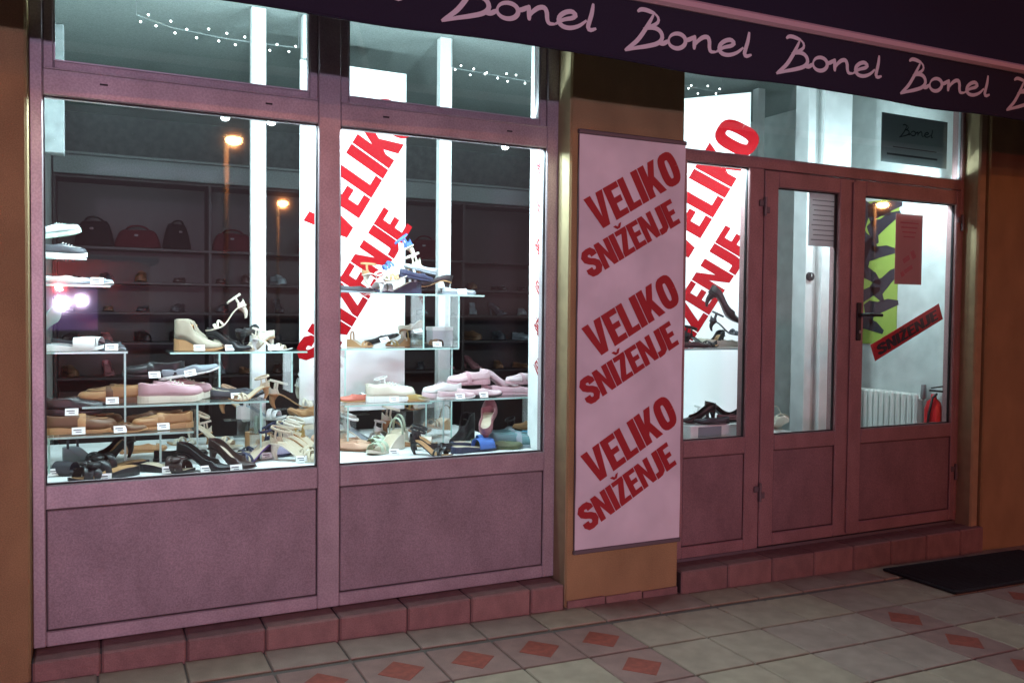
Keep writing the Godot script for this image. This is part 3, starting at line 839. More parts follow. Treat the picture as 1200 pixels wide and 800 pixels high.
	var leathers := {
		"taupe": [0.42, 0.36, 0.27], "tan": [0.46, 0.25, 0.11], "black": [0.012, 0.011, 0.013], "cream": [0.74, 0.68, 0.56], "white": [0.82, 0.82, 0.8], "brown": [0.16, 0.075, 0.035], "pink": [0.60, 0.36, 0.40],
		"grey": [0.28, 0.32, 0.36], "charcoal": [0.045, 0.05, 0.062], "mint": [0.45, 0.62, 0.5], "dkbrown": [0.045, 0.024, 0.022], "beige": [0.58, 0.48, 0.35], "navy": [0.02, 0.025, 0.07], "purple": [0.12, 0.06, 0.2],
		"lilac": [0.4, 0.38, 0.52], "peach": [0.62, 0.38, 0.26], "blue": [0.06, 0.16, 0.5], "silver": [0.55, 0.58, 0.62], "coral": [0.6, 0.17, 0.12], "palepink": [0.74, 0.55, 0.58], "leopard": [0.26, 0.14, 0.06],
		"dustypink": [0.36, 0.15, 0.17], "olive": [0.1, 0.12, 0.06], "teal": [0.12, 0.24, 0.26], "turquoise": [0.05, 0.28, 0.42], "palegreen": [0.5, 0.6, 0.45], "gold": [0.5, 0.34, 0.12]}
	for n in leathers:
		var c: Array = leathers[n]
		M["leather_" + n] = mat(c[0], c[1], c[2], 0.42 if n in ["black", "dkbrown", "silver", "gold"] else 0.55, 0.3 if n in ["silver", "gold"] else 0.0, coarse if n == "leopard" else fine, 14.0 if n == "leopard" else 5.0)
	shared_card = Shape.new().box(Vector3.ZERO, Vector3(0.05, 0.03, 0.0012)).mesh()
	var pr := Shape.new()
	pr.box(Vector3(-0.004, 0.004, 0.001), Vector3(0.03, 0.004, 0.0006)).box(Vector3(0.0, -0.005, 0.001), Vector3(0.022, 0.003, 0.0006))
	shared_print = pr.mesh()


# the pavement falls slightly towards the right
func ground_y(x: float) -> float:
	return -0.021 * (x - 1.9)

func pavement() -> void:
	var tilt := Basis(Vector3.BACK, atan(-0.021))
	var g := Node3D.new()
	g.name = "pavement"
	add_child(g)
	g.set_meta("kind", "structure")
	tag(g, "tiled pavement of cream slabs with bands of red diamond tiles", "pavement")
	part("bedding", Shape.new().box(Vector3(0, -0.06, 0), Vector3(44, 0.1, 4.62)).mesh(), M.joint, g, Vector3(1.9, 0, 2.3)).basis = tilt
	# paving slabs: shared meshes, one node each
	var plain := Shape.new().box(Vector3.ZERO, Vector3(0.291, 0.03, 0.298), 0.004).mesh()
	var dia := Shape.new()
	var lo := PackedVector3Array()
	for k in 4:
		lo.append(Vector3([0.095, 0.0, -0.095, 0.0][k], 0.0, [0.0, 0.098, 0.0, -0.098][k]))
	var hi := PackedVector3Array()
	for q in lo:
		hi.append(q * 0.97 + Vector3(0, 0.003, 0))
	dia.loft([lo, hi])
	var diam := dia.mesh()
	for r in range(-1, 10):
		for c in range(-9, 15):
			var x := 2.08 + 0.298 * c + 0.149
			var z := 0.37 + 0.306 * r + 0.153
			if z < 0.1:
				z = 0.25
			var red := (r == 0 and c <= -1) or (c == -1 and r >= 0) or (c == 4 and r >= 1) or (c == 7 and r == 1) or (c == 9 and r >= 0)
			var m: Material = M.slab_red if red else M.slabs[rng.randi() % 3]
			var o := part("paving_slab", plain, m, g, Vector3(x, ground_y(x) - 0.0165 + rng.randf_range(-0.0008, 0.0008), z))
			if r == -1:
				o.scale.z = 0.235 / 0.298
			o.basis = tilt * o.basis
			if red:
				part("diamond", diam, M.diamond, o, Vector3(0, 0.0135, 0))
	# kerb, road and the far pavement
	var k := part("kerb", Shape.new().box(Vector3.ZERO, Vector3(44, 0.2, 0.14), 0.01).mesh(), M.kerb, self, Vector3(1.9, -0.1, 4.68))
	k.basis = tilt
	k.set_meta("kind", "structure")
	tag(k, "stone kerb along the edge of the tiled pavement", "kerb")
	var rd := part("road", Shape.new().box(Vector3.ZERO, Vector3(240, 0.1, 240)).mesh(), M.asphalt, self, Vector3(1.9, -0.55, 122))
	rd.set_meta("kind", "structure")
	tag(rd, "dark asphalt road in front of the shop", "road")
	var mt := thing("door_mat", "black rubber door mat before the shop entrance", "mat", Vector3(4.58, ground_y(4.58) + 0.009, 0.45))
	mt.basis = tilt
	part("backing", Shape.new().box(Vector3.ZERO, Vector3(1.2, 0.014, 0.46), 0.004).mesh(), M.rubber, mt)
	var ribs := Shape.new()
	for n in 22:
		ribs.box(Vector3(0, 0.009, -0.2 + 0.019 * n), Vector3(1.16, 0.006, 0.01), 0.002)
	part("ribs", ribs.mesh(), M.rubber, mt)


var house: Node3D

func building() -> void:
	house = thing("shop_building", "shoe shop with mauve framed windows, ochre walls and tiled step", "building")
	slab("wall", Vector3(-6.0, -0.15, -0.25), Vector3(-0.222, 6.5, 0.12), M.plaster, house, 0.008)
	slab("wall", Vector3(4.955, -0.25, -0.078), Vector3(11.0, 6.5, 0.12), M.plaster, house, 0.008)
	slab("pilaster", Vector3(1.985, -0.15, -0.075), Vector3(2.632, 3.1, 0.12), M.plaster, house, 0.006)
	slab("window_reveal", Vector3(1.982, 0.0, -0.074), Vector3(1.9865, 3.1, 0.112), M.plaster_jamb, house, 0.001)
	slab("pilaster_lining", Vector3(1.985, 0.105, -0.30), Vector3(2.632, 3.0, -0.077), M.white, house, 0.004)
	slab("lintel", Vector3(-0.222, 3.1, -0.25), Vector3(4.955, 6.5, 0.12), M.plaster, house, 0.008)
	slab("door_jamb", Vector3(4.885, -0.15, -0.076), Vector3(4.954, 3.1, 0.10), M.plaster_jamb, house, 0.01)
	var pl := holder("plinth", house)
	for k in 3:
		slab("tile", Vector3(1.99 + 0.214 * k, -0.07, 0.121), Vector3(2.199 + 0.214 * k, 0.03 - 0.005 * k, 0.131), M.step_tile[k], pl)
	# window step: blocks of red tile
	var st := holder("window_step", house)
	slab("mortar_bed", Vector3(-0.22, -0.12, -0.15), Vector3(1.96, 0.108, 0.122), M.mortar, st, 0.0)
	var xs := [-0.218, 0.006, 0.304, 0.602, 0.900, 1.198, 1.496, 1.794, 1.972]
	for k in 8:
		slab("tile", Vector3(xs[k] + 0.002, -0.08, -0.02), Vector3(xs[k + 1] - 0.002, 0.114 + rng.randf_range(-0.001, 0.001), 0.131 + rng.randf_range(-0.001, 0.001)), M.step_tile[rng.randi() % 3], st, 0.007)
	slab("threshold", Vector3(2.634, 0.07, -0.1), Vector3(4.953, 0.1085, -0.003), M.tray, house, 0.002)
	var ds := holder("door_step", house)
	slab("mortar_bed", Vector3(2.64, -0.15, -0.15), Vector3(4.955, 0.086, 0.136), M.mortar, ds, 0.0)
	var x := 2.640
	while x < 4.94:
		var w := minf(0.3, 4.955 - x)
		slab("tile", Vector3(x + 0.002, -0.12, -0.02), Vector3(x + w - 0.002, 0.092 + rng.randf_range(-0.001, 0.001), 0.143 + rng.randf_range(-0.001, 0.001)), M.step_tile[rng.randi() % 3], ds, 0.007)
		x += w


# a pane with its bead and dark gasket, and the frame round it left to the caller
func pane(parent: Node, x0: float, x1: float, y0: float, y1: float, light := false) -> void:
	slab("pane", Vector3(x0 - 0.01, y0 - 0.01, -0.036), Vector3(x1 + 0.01, y1 + 0.01, -0.030), M.glass, parent, 0.0)
	var g := Shape.new()
	var w := 0.005
	g.box(Vector3((x0 + x1) / 2, y0 + w / 2, -0.022), Vector3(x1 - x0, w, 0.014)).box(Vector3((x0 + x1) / 2, y1 - w / 2, -0.022), Vector3(x1 - x0, w, 0.014))
	g.box(Vector3(x0 + w / 2, (y0 + y1) / 2, -0.022), Vector3(w, y1 - y0 - 2 * w, 0.014)).box(Vector3(x1 - w / 2, (y0 + y1) / 2, -0.022), Vector3(w, y1 - y0 - 2 * w, 0.014))
	part("gasket", g.mesh(), M.bead if light else M.gasket, parent)

func infill(parent: Node, x0: float, x1: float, y0: float, y1: float, m: Material = null) -> void:
	slab("panel", Vector3(x0 + 0.0035, y0 + 0.0035, -0.05), Vector3(x1 - 0.0035, y1 - 0.0035, -0.006), m if m else M.panel, parent, 0.004)
	slab("panel_gasket", Vector3(x0 - 0.002, y0 - 0.002, -0.06), Vector3(x1 + 0.002, y1 + 0.002, -0.02), M.gasket, parent, 0.0)

func window_front() -> void:
	var w := holder("shop_window", house)
	var zb := -0.075
	var bar := func(called: String, x0: float, x1: float, y0: float, y1: float, z1 := 0.0) -> void:
		slab(called, Vector3(x0, y0, zb), Vector3(x1, y1, z1), M.frame, w, 0.004)
	bar.call("stile", -0.222, -0.178, 0.117, 3.1)
	bar.call("mullion", 0.8366, 0.932, 0.117, 3.1)
	bar.call("stile", 1.923, 1.985, 0.117, 3.1)
	for a in [[-0.178, 0.8366], [0.932, 1.923]]:
		bar.call("rail", a[0], a[1], 0.117, 0.175)
		bar.call("rail", a[0], a[1], 0.634, 0.7246)
		bar.call("transom_bar", a[0], a[1], 2.171, 2.268, -0.001)
		bar.call("head", a[0], a[1], 2.98, 3.1)
		slab("drip_edge", Vector3(a[0] + 0.002, 2.264, -0.02), Vector3(a[1] - 0.002, 2.272, 0.006), M.frame, w, 0.002)
		pane(w, a[0], a[1], 0.7246, 2.171)
		infill(w, a[0], a[1], 0.175, 0.634)
		# the transom light is a sash of its own, set a little back
		var s := [a[0] + 0.036, a[1] - 0.036]
		for q in [[a[0], s[0], 2.268, 2.98], [s[1], a[1], 2.268, 2.98], [s[0], s[1], 2.268, 2.302], [s[0], s[1], 2.94, 2.98]]:
			slab("sash", Vector3(q[0], q[1] * 0.0 + q[2], zb), Vector3(q[1], q[3], -0.012), M.frame, w, 0.004)
		pane(w, s[0], s[1], 2.302, 2.94, true)
		for f in [0.2, 0.8]:
			slab("drain_slot", Vector3(lerpf(a[0], a[1], f) - 0.014, 2.226, -0.004), Vector3(lerpf(a[0], a[1], f) + 0.014, 2.233, 0.0012), M.gasket, w, 0.001)

func entrance() -> void:
	var w := holder("entrance", house)
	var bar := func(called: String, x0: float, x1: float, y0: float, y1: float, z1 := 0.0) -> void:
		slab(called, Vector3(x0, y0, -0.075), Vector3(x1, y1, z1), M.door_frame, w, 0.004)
	bar.call("stile", 2.632, 2.70, 0.109, 3.1)
	bar.call("stile", 2.70, 2.748, 0.109, 2.183)
	bar.call("mullion", 3.160, 3.262, 0.109, 2.183)
	bar.call("stile", 4.858, 4.885, 0.109, 3.1)
	bar.call("transom_bar", 2.70, 4.858, 2.183, 2.245, 0.001)
	bar.call("head", 2.70, 4.858, 2.98, 3.1)
	bar.call("rail", 2.748, 3.160, 0.109, 0.17)
	bar.call("rail", 2.748, 3.160, 0.64, 0.729)
	pane(w, 2.748, 3.160, 0.729, 2.183)
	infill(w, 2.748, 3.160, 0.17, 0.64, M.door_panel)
	pane(w, 2.70, 4.858, 2.245, 2.98, true)
	for d in [["left_leaf", 3.266, 3.364, 3.822, 3.936], ["right_leaf", 3.940, 4.029, 4.815, 4.854]]:
		var lf := holder("door_leaf", house)
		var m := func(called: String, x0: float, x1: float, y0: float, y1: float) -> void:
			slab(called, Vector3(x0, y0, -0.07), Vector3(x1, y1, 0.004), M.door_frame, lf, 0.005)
		m.call("stile", d[1], d[2], 0.116, 2.178)
		m.call("stile", d[3], d[4], 0.116, 2.178)
		m.call("rail", d[2], d[3], 2.0907, 2.178)
		m.call("rail", d[2], d[3], 0.645, 0.730)
		m.call("rail", d[2], d[3], 0.116, 0.185)
		pane(lf, d[2], d[3], 0.730, 2.0907)
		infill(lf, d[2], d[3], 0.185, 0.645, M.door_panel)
		# hinges on the outer stile, each with its two leaves
		var hx: float = d[1] - 0.004 if d[0] == "left_leaf" else d[4] + 0.004
		for y in [0.42, 1.98]:
			var h := Shape.new()
			h.tube([Vector3(0, -0.05, 0.012), Vector3(0, 0.05, 0.012)], 0.009, -1.0, 10)
			h.box(Vector3(-0.02, 0.018, 0.007), Vector3(0.034, 0.034, 0.006), 0.002).box(Vector3(0.02, -0.018, 0.007), Vector3(0.034, 0.034, 0.006), 0.002)
			part("hinge", h.mesh(), M.tray, lf, Vector3(hx, y, 0.0))
		if d[0] == "right_leaf":
			var hd := holder("handle", lf)
			part("backplate", Shape.new().box(Vector3.ZERO, Vector3(0.036, 0.22, 0.01), 0.004).mesh(), M.black, hd, Vector3(3.985, 1.36, 0.009))
			part("lever", Shape.new().tube([Vector3(0, 0, 0), Vector3(0, 0, 0.045), Vector3(0.02, 0, 0.056), Vector3(0.12, -0.002, 0.056)], 0.0095, -1.0, 10).mesh(true), M.black, hd, Vector3(3.985, 1.40, 0.012))
			part("keyhole", Shape.new().tube([Vector3(0, 0, 0), Vector3(0, 0, 0.008)], 0.009, -1.0, 12).mesh(), M.steel, hd, Vector3(3.985, 1.30, 0.013))
		else:
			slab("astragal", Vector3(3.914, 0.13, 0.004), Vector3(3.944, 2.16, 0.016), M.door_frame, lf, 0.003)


func interior() -> void:
	# room
	slab("shop_floor", Vector3(-0.6, -0.2, -4.5), Vector3(5.2, 0.105, -0.08), M.dark_floor, house, 0.0)
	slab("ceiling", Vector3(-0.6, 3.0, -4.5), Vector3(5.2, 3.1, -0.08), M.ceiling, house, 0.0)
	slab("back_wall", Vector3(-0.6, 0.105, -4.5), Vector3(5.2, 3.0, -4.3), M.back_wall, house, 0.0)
	slab("side_wall", Vector3(-0.6, 0.105, -4.3), Vector3(-0.32, 3.0, -0.25), M.plaster_inside, house, 0.0)
	slab("side_wall", Vector3(4.9, 0.105, -4.3), Vector3(5.2, 3.0, -0.08), M.plaster_inside, house, 0.0)
	# white display posts
	for p in [[0.742, 0.818, -1.19], [1.012, 1.09, -1.19], [1.812, 1.888, -1.19], [4.215, 4.28, -1.19]]:
		slab("display_post", Vector3(p[0], 0.105, p[2]), Vector3(p[1], 3.0, p[2] + 0.06), M.white, house, 0.004)
	# the recessed pillar by the door
	slab("pillar", Vector3(4.17, 0.105, -0.72), Vector3(4.235, 3.0, -0.6), M.white, house, 0.004)
	slab("pillar", Vector3(4.235, 0.105, -0.72), Vector3(4.31, 3.0, -0.655), M.plaster_inside, house, 0.003)
	slab("pillar", Vector3(4.31, 0.105, -0.72), Vector3(4.56, 3.0, -0.6), M.white, house, 0.004)
	# raised display floors
	for p in [[-0.3, 1.98, -1.27], [2.66, 3.74, -1.05]]:
		slab("display_floor", Vector3(p[0], 0.64, p[2]), Vector3(p[1], 0.70, -0.082), M.white, house, 0.004)
		slab("display_front", Vector3(p[0], 0.105, p[2]), Vector3(p[1], 0.64, p[2] + 0.04), M.white, house, 0.004)
	slab("pelmet_box", Vector3(-0.32, 2.05, -0.64), Vector3(-0.125, 2.6, -0.56), M.back_wall, house, 0.004)
	# strip lamps behind the transom bars
	var idx := 0
	for p in [[0.33, 0.9, "left"], [1.43, 0.86, "right"], [3.0, 0.55, "narrow side"], [4.42, 0.7, "door"]]:
		var t := thing("strip_lamp", "white strip lamp behind the transom bar of the %s %s" % [p[2], "leaf" if idx == 3 else "window"], "lamp", Vector3(p[0], 2.235, -0.15), "strip lamps over the display")
		part("housing", Shape.new().box(Vector3(0, 0.022, 0), Vector3(p[1], 0.016, 0.05), 0.004).mesh(), M.white, t)
		part("tube", Shape.new().tube([Vector3(-p[1] / 2 + 0.02, 0, 0), Vector3(p[1] / 2 - 0.02, 0, 0)], 0.011, -1.0, 10).mesh(true), M.tube, t)
		for sx in [-1.0, 1.0]:
			part("end_cap", Shape.new().box(Vector3(sx * (p[1] / 2 - 0.012), 0.004, 0), Vector3(0.02, 0.03, 0.03), 0.003).mesh(), M.white, t)
		part("bracket", Shape.new().box(Vector3(0, 0.02, 0.055), Vector3(0.03, 0.01, 0.08)).mesh(), M.white, t)
		var n := 3 if idx < 2 else 2
		for k in n:
			omni(Vector3((k - (n - 1) / 2.0) * p[1] / n, -0.03, -0.012), Color(0.84, 0.97, 1.0), [0.85, 0.85, 0.68, 0.36][idx], 0.02, t)
		idx += 1
	for p in [[0.487, "leftmost"], [0.678, "second"], [1.796, "third"]]:
		var t := thing("spot_lamp", "small white spot lamp under the transom bar, %s of the three" % p[1], "lamp", Vector3(p[0], 2.205, -0.2), "spot lamps under the transom")
		t.rotation = Vector3(-0.3, 0.2, 0.35)
		part("can", Shape.new().tube([Vector3(0, 0.03, 0), Vector3(0, -0.012, 0)], 0.012, 0.02, 12).mesh(true), M.white, t)
		part("bulb", Shape.new().ball(Vector3(0, -0.014, 0), Vector3(0.014, 0.008, 0.014)).mesh(true), M.spot_glow, t)
	# strings of tiny lights under the ceiling
	var strings := [["left", [Vector3(0.18, 2.86, -1.12), Vector3(0.35, 2.815, -1.1), Vector3(0.6, 2.80, -1.1), Vector3(0.8, 2.80, -1.1), Vector3(0.98, 2.80, -1.08)]], ["right", [Vector3(1.87, 2.82, -1.1), Vector3(2.15, 2.81, -1.1), Vector3(2.5, 2.80, -1.1)]], ["narrow side", [Vector3(3.45, 2.93, -1.1), Vector3(3.65, 2.92, -1.1), Vector3(3.85, 2.91, -1.08)]]]
	for s in strings:
		var t := thing("light_string", "string of tiny white lights under the ceiling of the %s window" % s[1 - 1], "string lights", Vector3.ZERO, "light strings")
		var c := Curve3D.new()
		for p in s[1]:
			c.add_point(p)
		var ln := c.get_baked_length()
		var path := []
		for k in 24:
			path.append(c.sample_baked(ln * k / 23.0))
		part("wire", Shape.new().tube(path, 0.004, -1.0, 6).mesh(), M.clear, t)
		var n := int(ln / 0.085)
		for k in n:
			var q := c.sample_baked(ln * (k + 0.5) / n)
			for side in [-1.0, 1.0]:
				part("bulb", Shape.new().ball(Vector3.ZERO, Vector3(0.006, 0.006, 0.006), 8).mesh(true), M.tiny_glow, t, q + Vector3(0.02 * side + rng.randf_range(-0.018, 0.018), 0.017 * side + rng.randf_range(-0.014, 0.014), rng.randf_range(-0.02, 0.02)))
		for e in [0, 23]:
			part("hook", Shape.new().tube([path[e], Vector3(path[e].x, 3.0, path[e].z)], 0.002, -1.0, 6).mesh(), M.steel, t)


func awning() -> void:
	var t := thing("awning", "navy awning whose valance repeats a white script shop name", "awning", Vector3(2.5, 2.62, 0.8))
	t.rotation.z = 0.0115
	var x0 := -3.0
	var x1 := 5.2
	part("front_rail", Shape.new().box(Vector3(1.1, 0.0, 0), Vector3(x1 - x0, 0.044, 0.05), 0.012).mesh(), M.rail, t)
	# valance: cloth with slight waves
	var wave := func(x: float, y: float) -> float: return clampf(-y / 0.25, 0.0, 1.0) * (0.012 * sin(x * 4.1) + 0.006 * sin(x * 9.3 + 1.0))
	var vr := []
	for k in 165:
		var x := x0 + 0.05 * k
		var low := -0.255 + 0.003 * sin(x * 5.3)
		var ring := PackedVector3Array()
		for q in [[-0.02, 0.0], [-0.02, 0.004], [-0.08, 0.004], [-0.14, 0.004], [-0.2, 0.004], [low, 0.004], [low, 0.0], [-0.14, 0.0]]:
			ring.append(Vector3(x, q[0], q[1] + wave.call(x, q[0])))
		vr.append(ring)
	var val := part("valance", Shape.new().loft(vr).mesh(), M.navy, t)
	part("hem", Shape.new().tube(range(83).map(func(k): return Vector3(x0 + 0.1 * k, -0.25 + 0.003 * sin((x0 + 0.1 * k) * 5.3), 0.002 + wave.call(x0 + 0.1 * k, -0.25))), 0.005, -1.0, 6).mesh(true), M.navy, val)
	var n := 0
	for k in range(-3, 8):
		var bx := 1.08 + 0.753 * k - 2.512
		if bx > 4.6: break
		var sw := script_word(Shape.new(), Vector2(bx, -0.216), 0.152, 0.007)
		for m in sw.v.size():
			sw.v[m].z += wave.call(sw.v[m].x, sw.v[m].y)
		part("lettering", sw.mesh(), M.script, val)
		n += 1
	# canopy cloth up to the wall, its roller and two arms
	var top := []
	for e in [[0.005, 0.012], [-0.32, 0.50], [-0.67, 0.95]]:
		top.append(PackedVector3Array([Vector3(x0, e[1], e[0]), Vector3(x1, e[1], e[0]), Vector3(x1, e[1] + 0.004, e[0]), Vector3(x0, e[1] + 0.004, e[0])]))
	part("canopy", Shape.new().loft(top).mesh(), M.navy, t)
	part("roller", Shape.new().tube([Vector3(x0, 0.95, -0.64), Vector3(x1, 0.95, -0.64)], 0.05, -1.0, 14).mesh(true), M.rail, t)
	for x in [-1.2, 1.7, 4.6]:
		part("arm", Shape.new().tube([Vector3(x, 0.0, -0.03), Vector3(x - 0.2, 0.3, -0.36), Vector3(x, 0.7, -0.66)], 0.016, -1.0, 8).mesh(true), M.rail, t)


func street() -> void:
	# lit street lamps across the road, seen mirrored in the panes
	var lamps := [[Vector3(2.95, -0.5, 18.0), "tall sodium street lamp mirrored in the left shop window", 32.0, 5.5], [Vector3(6.41, -0.5, 30.0), "smaller far street lamp mirrored beside the white post in the left window", 40.0, 5.57], [Vector3(24.83, -0.5, 18.0), "far street lamp mirrored in the top of the door pane", 18.0, 5.38]]
	for l in lamps:
		var t := thing("street_lamp", l[1], "street lamp", l[0], "street lamps across the road")
		var h: float = l[3] + 0.5
		part("pole", Shape.new().tube([Vector3(-0.15, 0, 0), Vector3(-0.15, h * 0.5, 0), Vector3(-0.15, h - 0.25, 0), Vector3(-0.1, h + 0.12, -0.06), Vector3(0, h + 0.16, -0.2)], 0.07, 0.045, 10).mesh(true), M.pole, t)
		part("base", Shape.new().tube([Vector3(-0.15, 0, 0), Vector3(-0.15, 0.5, 0)], 0.11, -1.0, 12).mesh(), M.steel, t)
		part("lamp_head", Shape.new().ball(Vector3(0, h + 0.1, -0.22), Vector3(0.26, 0.1, 0.3), 16).mesh(true), M.steel, t)
		part("lamp_bowl", Shape.new().ball(Vector3(0, h - 0.02, -0.22), Vector3(0.2, 0.11, 0.22), 16).mesh(true), M.sodium_glow, t)
		omni(Vector3(0, h - 0.02, -0.22), Color(1.0, 0.60, 0.34), l[2], 0.1, t)
	# floodlit kiosk
	var k := thing("kiosk", "small kiosk across the road with a violet lit window, mirrored in the left pane", "kiosk", Vector3(-0.4, -0.5, 18.2))
	part("wall", Shape.new().box(Vector3(0, 1.5, 0.6), Vector3(3.0, 3.0, 1.2), 0.02).mesh(), M.grey_wood, k)
	part("roof", Shape.new().box(Vector3(0, 3.06, 0.5), Vector3(3.4, 0.12, 1.8), 0.02).mesh(), M.tray, k)
	part("lit_window", Shape.new().box(Vector3(-0.25, 1.9, -0.01), Vector3(1.3, 0.95, 0.03), 0.01).mesh(), M.kiosk_glow, k)
	for p in [[-0.32, 2.03, 0.12, 0], [0.07, 2.10, 0.085, 0], [-0.38, 2.38, 0.06, 1]]:
		var f := holder("floodlight", k)
		part("lamp_housing", Shape.new().tube([Vector3(p[0], p[1], -0.03), Vector3(p[0], p[1], -0.14)], p[2] * 0.7, p[2] * 1.15, 14).mesh(true), M.tray, f)
		part("lens", Shape.new().ball(Vector3(p[0], p[1], -0.15), Vector3(p[2], p[2], 0.03), 14).mesh(true), M.pink_glow if p[3] else M.flood_glow, f)
		if not p[3]:
			var s := SpotLight3D.new()
			s.name = "light"
			s.position = Vector3(p[0], p[1], -0.2)
			s.rotation = Vector3(0, deg_to_rad(-4.6), 0)
			s.light_color = Color(0.90, 0.82, 0.97)
			s.light_energy = 54.0 if p[0] < 0.0 else 27.0
			s.light_size = p[2]
			s.spot_angle = 12.0
			s.spot_angle_attenuation = 0.9
			s.spot_range = 60.0
			s.spot_attenuation = 2.0
			s.shadow_enabled = true
			f.add_child(s, true)
		else:
			omni(Vector3(p[0], p[1], -0.22), Color(1.0, 0.36, 0.34), 15.0, p[2], f)


func sale_board(called: String, label: String, at: Vector3, turn: float, wide: float, tall: float, texts: Array, m: Material) -> Node3D:
	var t := thing(called, label, "sign", at, "")
	t.rotation.y = deg_to_rad(turn)
	part("sheet", Shape.new().box(Vector3(0, tall / 2, 0), Vector3(wide, tall, 0.008), 0.002).mesh(), M.board, t)
	for q in texts:
		part("lettering", word(Shape.new(), q[0], q[1], q[2], q[3], q[4], 0.0055).mesh(), m, t)
	return t

func signs() -> void:
	# banner on the pilaster
	var b := thing("sale_banner", "tall white sale banner with red VELIKO SNIŽENJE three times on the pilaster", "banner", Vector3(2.328, 0.262, 0.122))
	var ripple := func(x: float, y: float) -> float: return 0.0022 * sin(y * 6.3 + x * 4.0) + 0.0014 * sin(y * 15.0 - x * 7.0)
	var sheet := PackedVector3Array()
	var faces := PackedInt32Array()
	for k in 61:
		for n in 13:
			var sx := -0.303 + 0.0505 * n
			sheet.append(Vector3(sx, 1.97 * k / 60.0, 0.008 + ripple.call(sx, 1.97 * k / 60.0)))
			if k < 60 and n < 12:
				var q0 := k * 13 + n
				faces.append_array([q0, q0 + 1, q0 + 14, q0, q0 + 14, q0 + 13])
	var cloth := Shape.new()
	cloth.sheet(sheet, faces, Vector3.BACK)
	part("sheet", cloth.mesh(true), M.sheet, b)
	part("top_bar", Shape.new().box(Vector3(0, 1.975, 0.006), Vector3(0.622, 0.022, 0.016), 0.004).mesh(), M.tray, b)
	part("bottom_bar", Shape.new().box(Vector3(0, -0.004, 0.006), Vector3(0.622, 0.022, 0.016), 0.004).mesh(), M.tray, b)
	part("side_cord", Shape.new().box(Vector3(-0.306, 0.985, 0.005), Vector3(0.005, 1.95, 0.008), 0.001).mesh(), M.tray, b)
	for k in 3:
		var dy := -0.602 * k
		for q in [["VELIKO", Vector2(2.128 - 2.328, 1.775 - 0.262 + dy), 29.6, 0.166, 0.565], ["SNIZENJE", Vector2(2.092 - 2.328, 1.552 - 0.262 + dy), 29.4, 0.132, 0.595]]:
			var ws := word(Shape.new(), q[0], q[1], q[2], q[3], q[4], 0.0098)
			for m in ws.v.size():
				ws.v[m].z += ripple.call(ws.v[m].x, ws.v[m].y)
			part("lettering", ws.mesh(), M.dark_red, b)
	var words := [["VELIKO", Vector2(-0.068, 0.92), 59.0, 0.25, 0.86], ["SNIZENJE", Vector2(-0.165, 0.22), 58.5, 0.2, 0.97]]
	sale_board("sale_board", "white sale board with steep red lettering behind the middle mullion", Vector3(1.2915, 0.83, -1.1), 0, 0.603, 1.915, words, M.pale_red)
	var wide_words := []
	for q in words:
		wide_words.append([q[0], q[1] * 1.065, q[2], q[3] * 1.065, q[4] * 1.065])
	var a := deg_to_rad(-50.0)
	sale_board("sale_board", "white sale board with steep red lettering set askew in the narrow side window", Vector3(3.596 - 0.3215 * cos(a), 0.72, -0.5 + 0.3215 * sin(a)), -50.0, 0.643, 2.03, wide_words, M.pale_red)
	var sl := []
	for k in 6:
		sl.append(["VELIKO" if k % 2 == 0 else "SNIZENJE", Vector2(-0.042, 0.12 + 0.2 * k), 38.0, 0.075, 0.10])
	sale_board("sale_board", "narrow white sale strip on the inner reveal at the right of the right window", Vector3(1.98, 0.95, -0.13), -90, 0.092, 1.33, sl, M.pale_red)
	# things stuck on the door panes
	var st := thing("sale_strip", "dark red strip reading SNIŽENJE stuck aslant on the right door pane", "sticker", Vector3(4.455, 1.30, -0.041))
	st.rotation.z = deg_to_rad(23.5)
	part("sheet", Shape.new().box(Vector3.ZERO, Vector3(0.64, 0.105, 0.002)).mesh(), M.red, st)
	part("lettering", word(Shape.new(), "SNIZENJE", Vector2(-0.28, -0.036), 0.0, 0.066, 0.56, 0.0025).mesh(), M.dark_print, st)
	var nt := thing("notice", "grey printed notice at the top of the left door pane", "notice", Vector3(3.745, 1.937, -0.040))
	part("sheet", Shape.new().box(Vector3.ZERO, Vector3(0.235, 0.30, 0.001)).mesh(), M.notice, nt)
	var ln := Shape.new()
	for k in 9:
		ln.box(Vector3(rng.randf_range(-0.01, 0.0), 0.11 - 0.028 * k, 0.001), Vector3(rng.randf_range(0.13, 0.2), 0.006, 0.0006))
	part("print", ln.mesh(), M.faint_ink, nt)
	var lf := thing("leaflet", "faded reddish leaflet with dark picture on the right door pane", "leaflet", Vector3(4.446, 1.80, -0.040))
	part("sheet", Shape.new().box(Vector3.ZERO, Vector3(0.235, 0.425, 0.001)).mesh(), M.leaflet, lf)
	var pc := Shape.new()
	for q in [[-0.02, -0.06, 0.06, 0.03], [0.04, -0.03, 0.035, 0.05], [0.0, -0.12, 0.075, 0.025], [-0.05, -0.15, 0.03, 0.03]]:
		pc.box(Vector3(q[0], q[1], 0.001), Vector3(q[2], q[3], 0.0006), 0.0, Basis(Vector3.BACK, 0.5))
	for k in 4:
		pc.box(Vector3(0, 0.16 - 0.028 * k, 0.001), Vector3(0.16 - 0.02 * k, 0.008, 0.0006))
	part("print", pc.mesh(), M.dark_red, lf)
	var pq := thing("name_plaque", "dark grey plaque with script shop name in the transom over the door", "plaque", Vector3(4.478, 2.457, -0.0415))
	part("plate", Shape.new().box(Vector3.ZERO, Vector3(0.575, 0.29, 0.004), 0.001).mesh(), M.plaque, pq)
	part("lettering", script_word(Shape.new(), Vector2(-0.14, 0.01), 0.072, 0.004).mesh(), M.plaque_ink, pq)
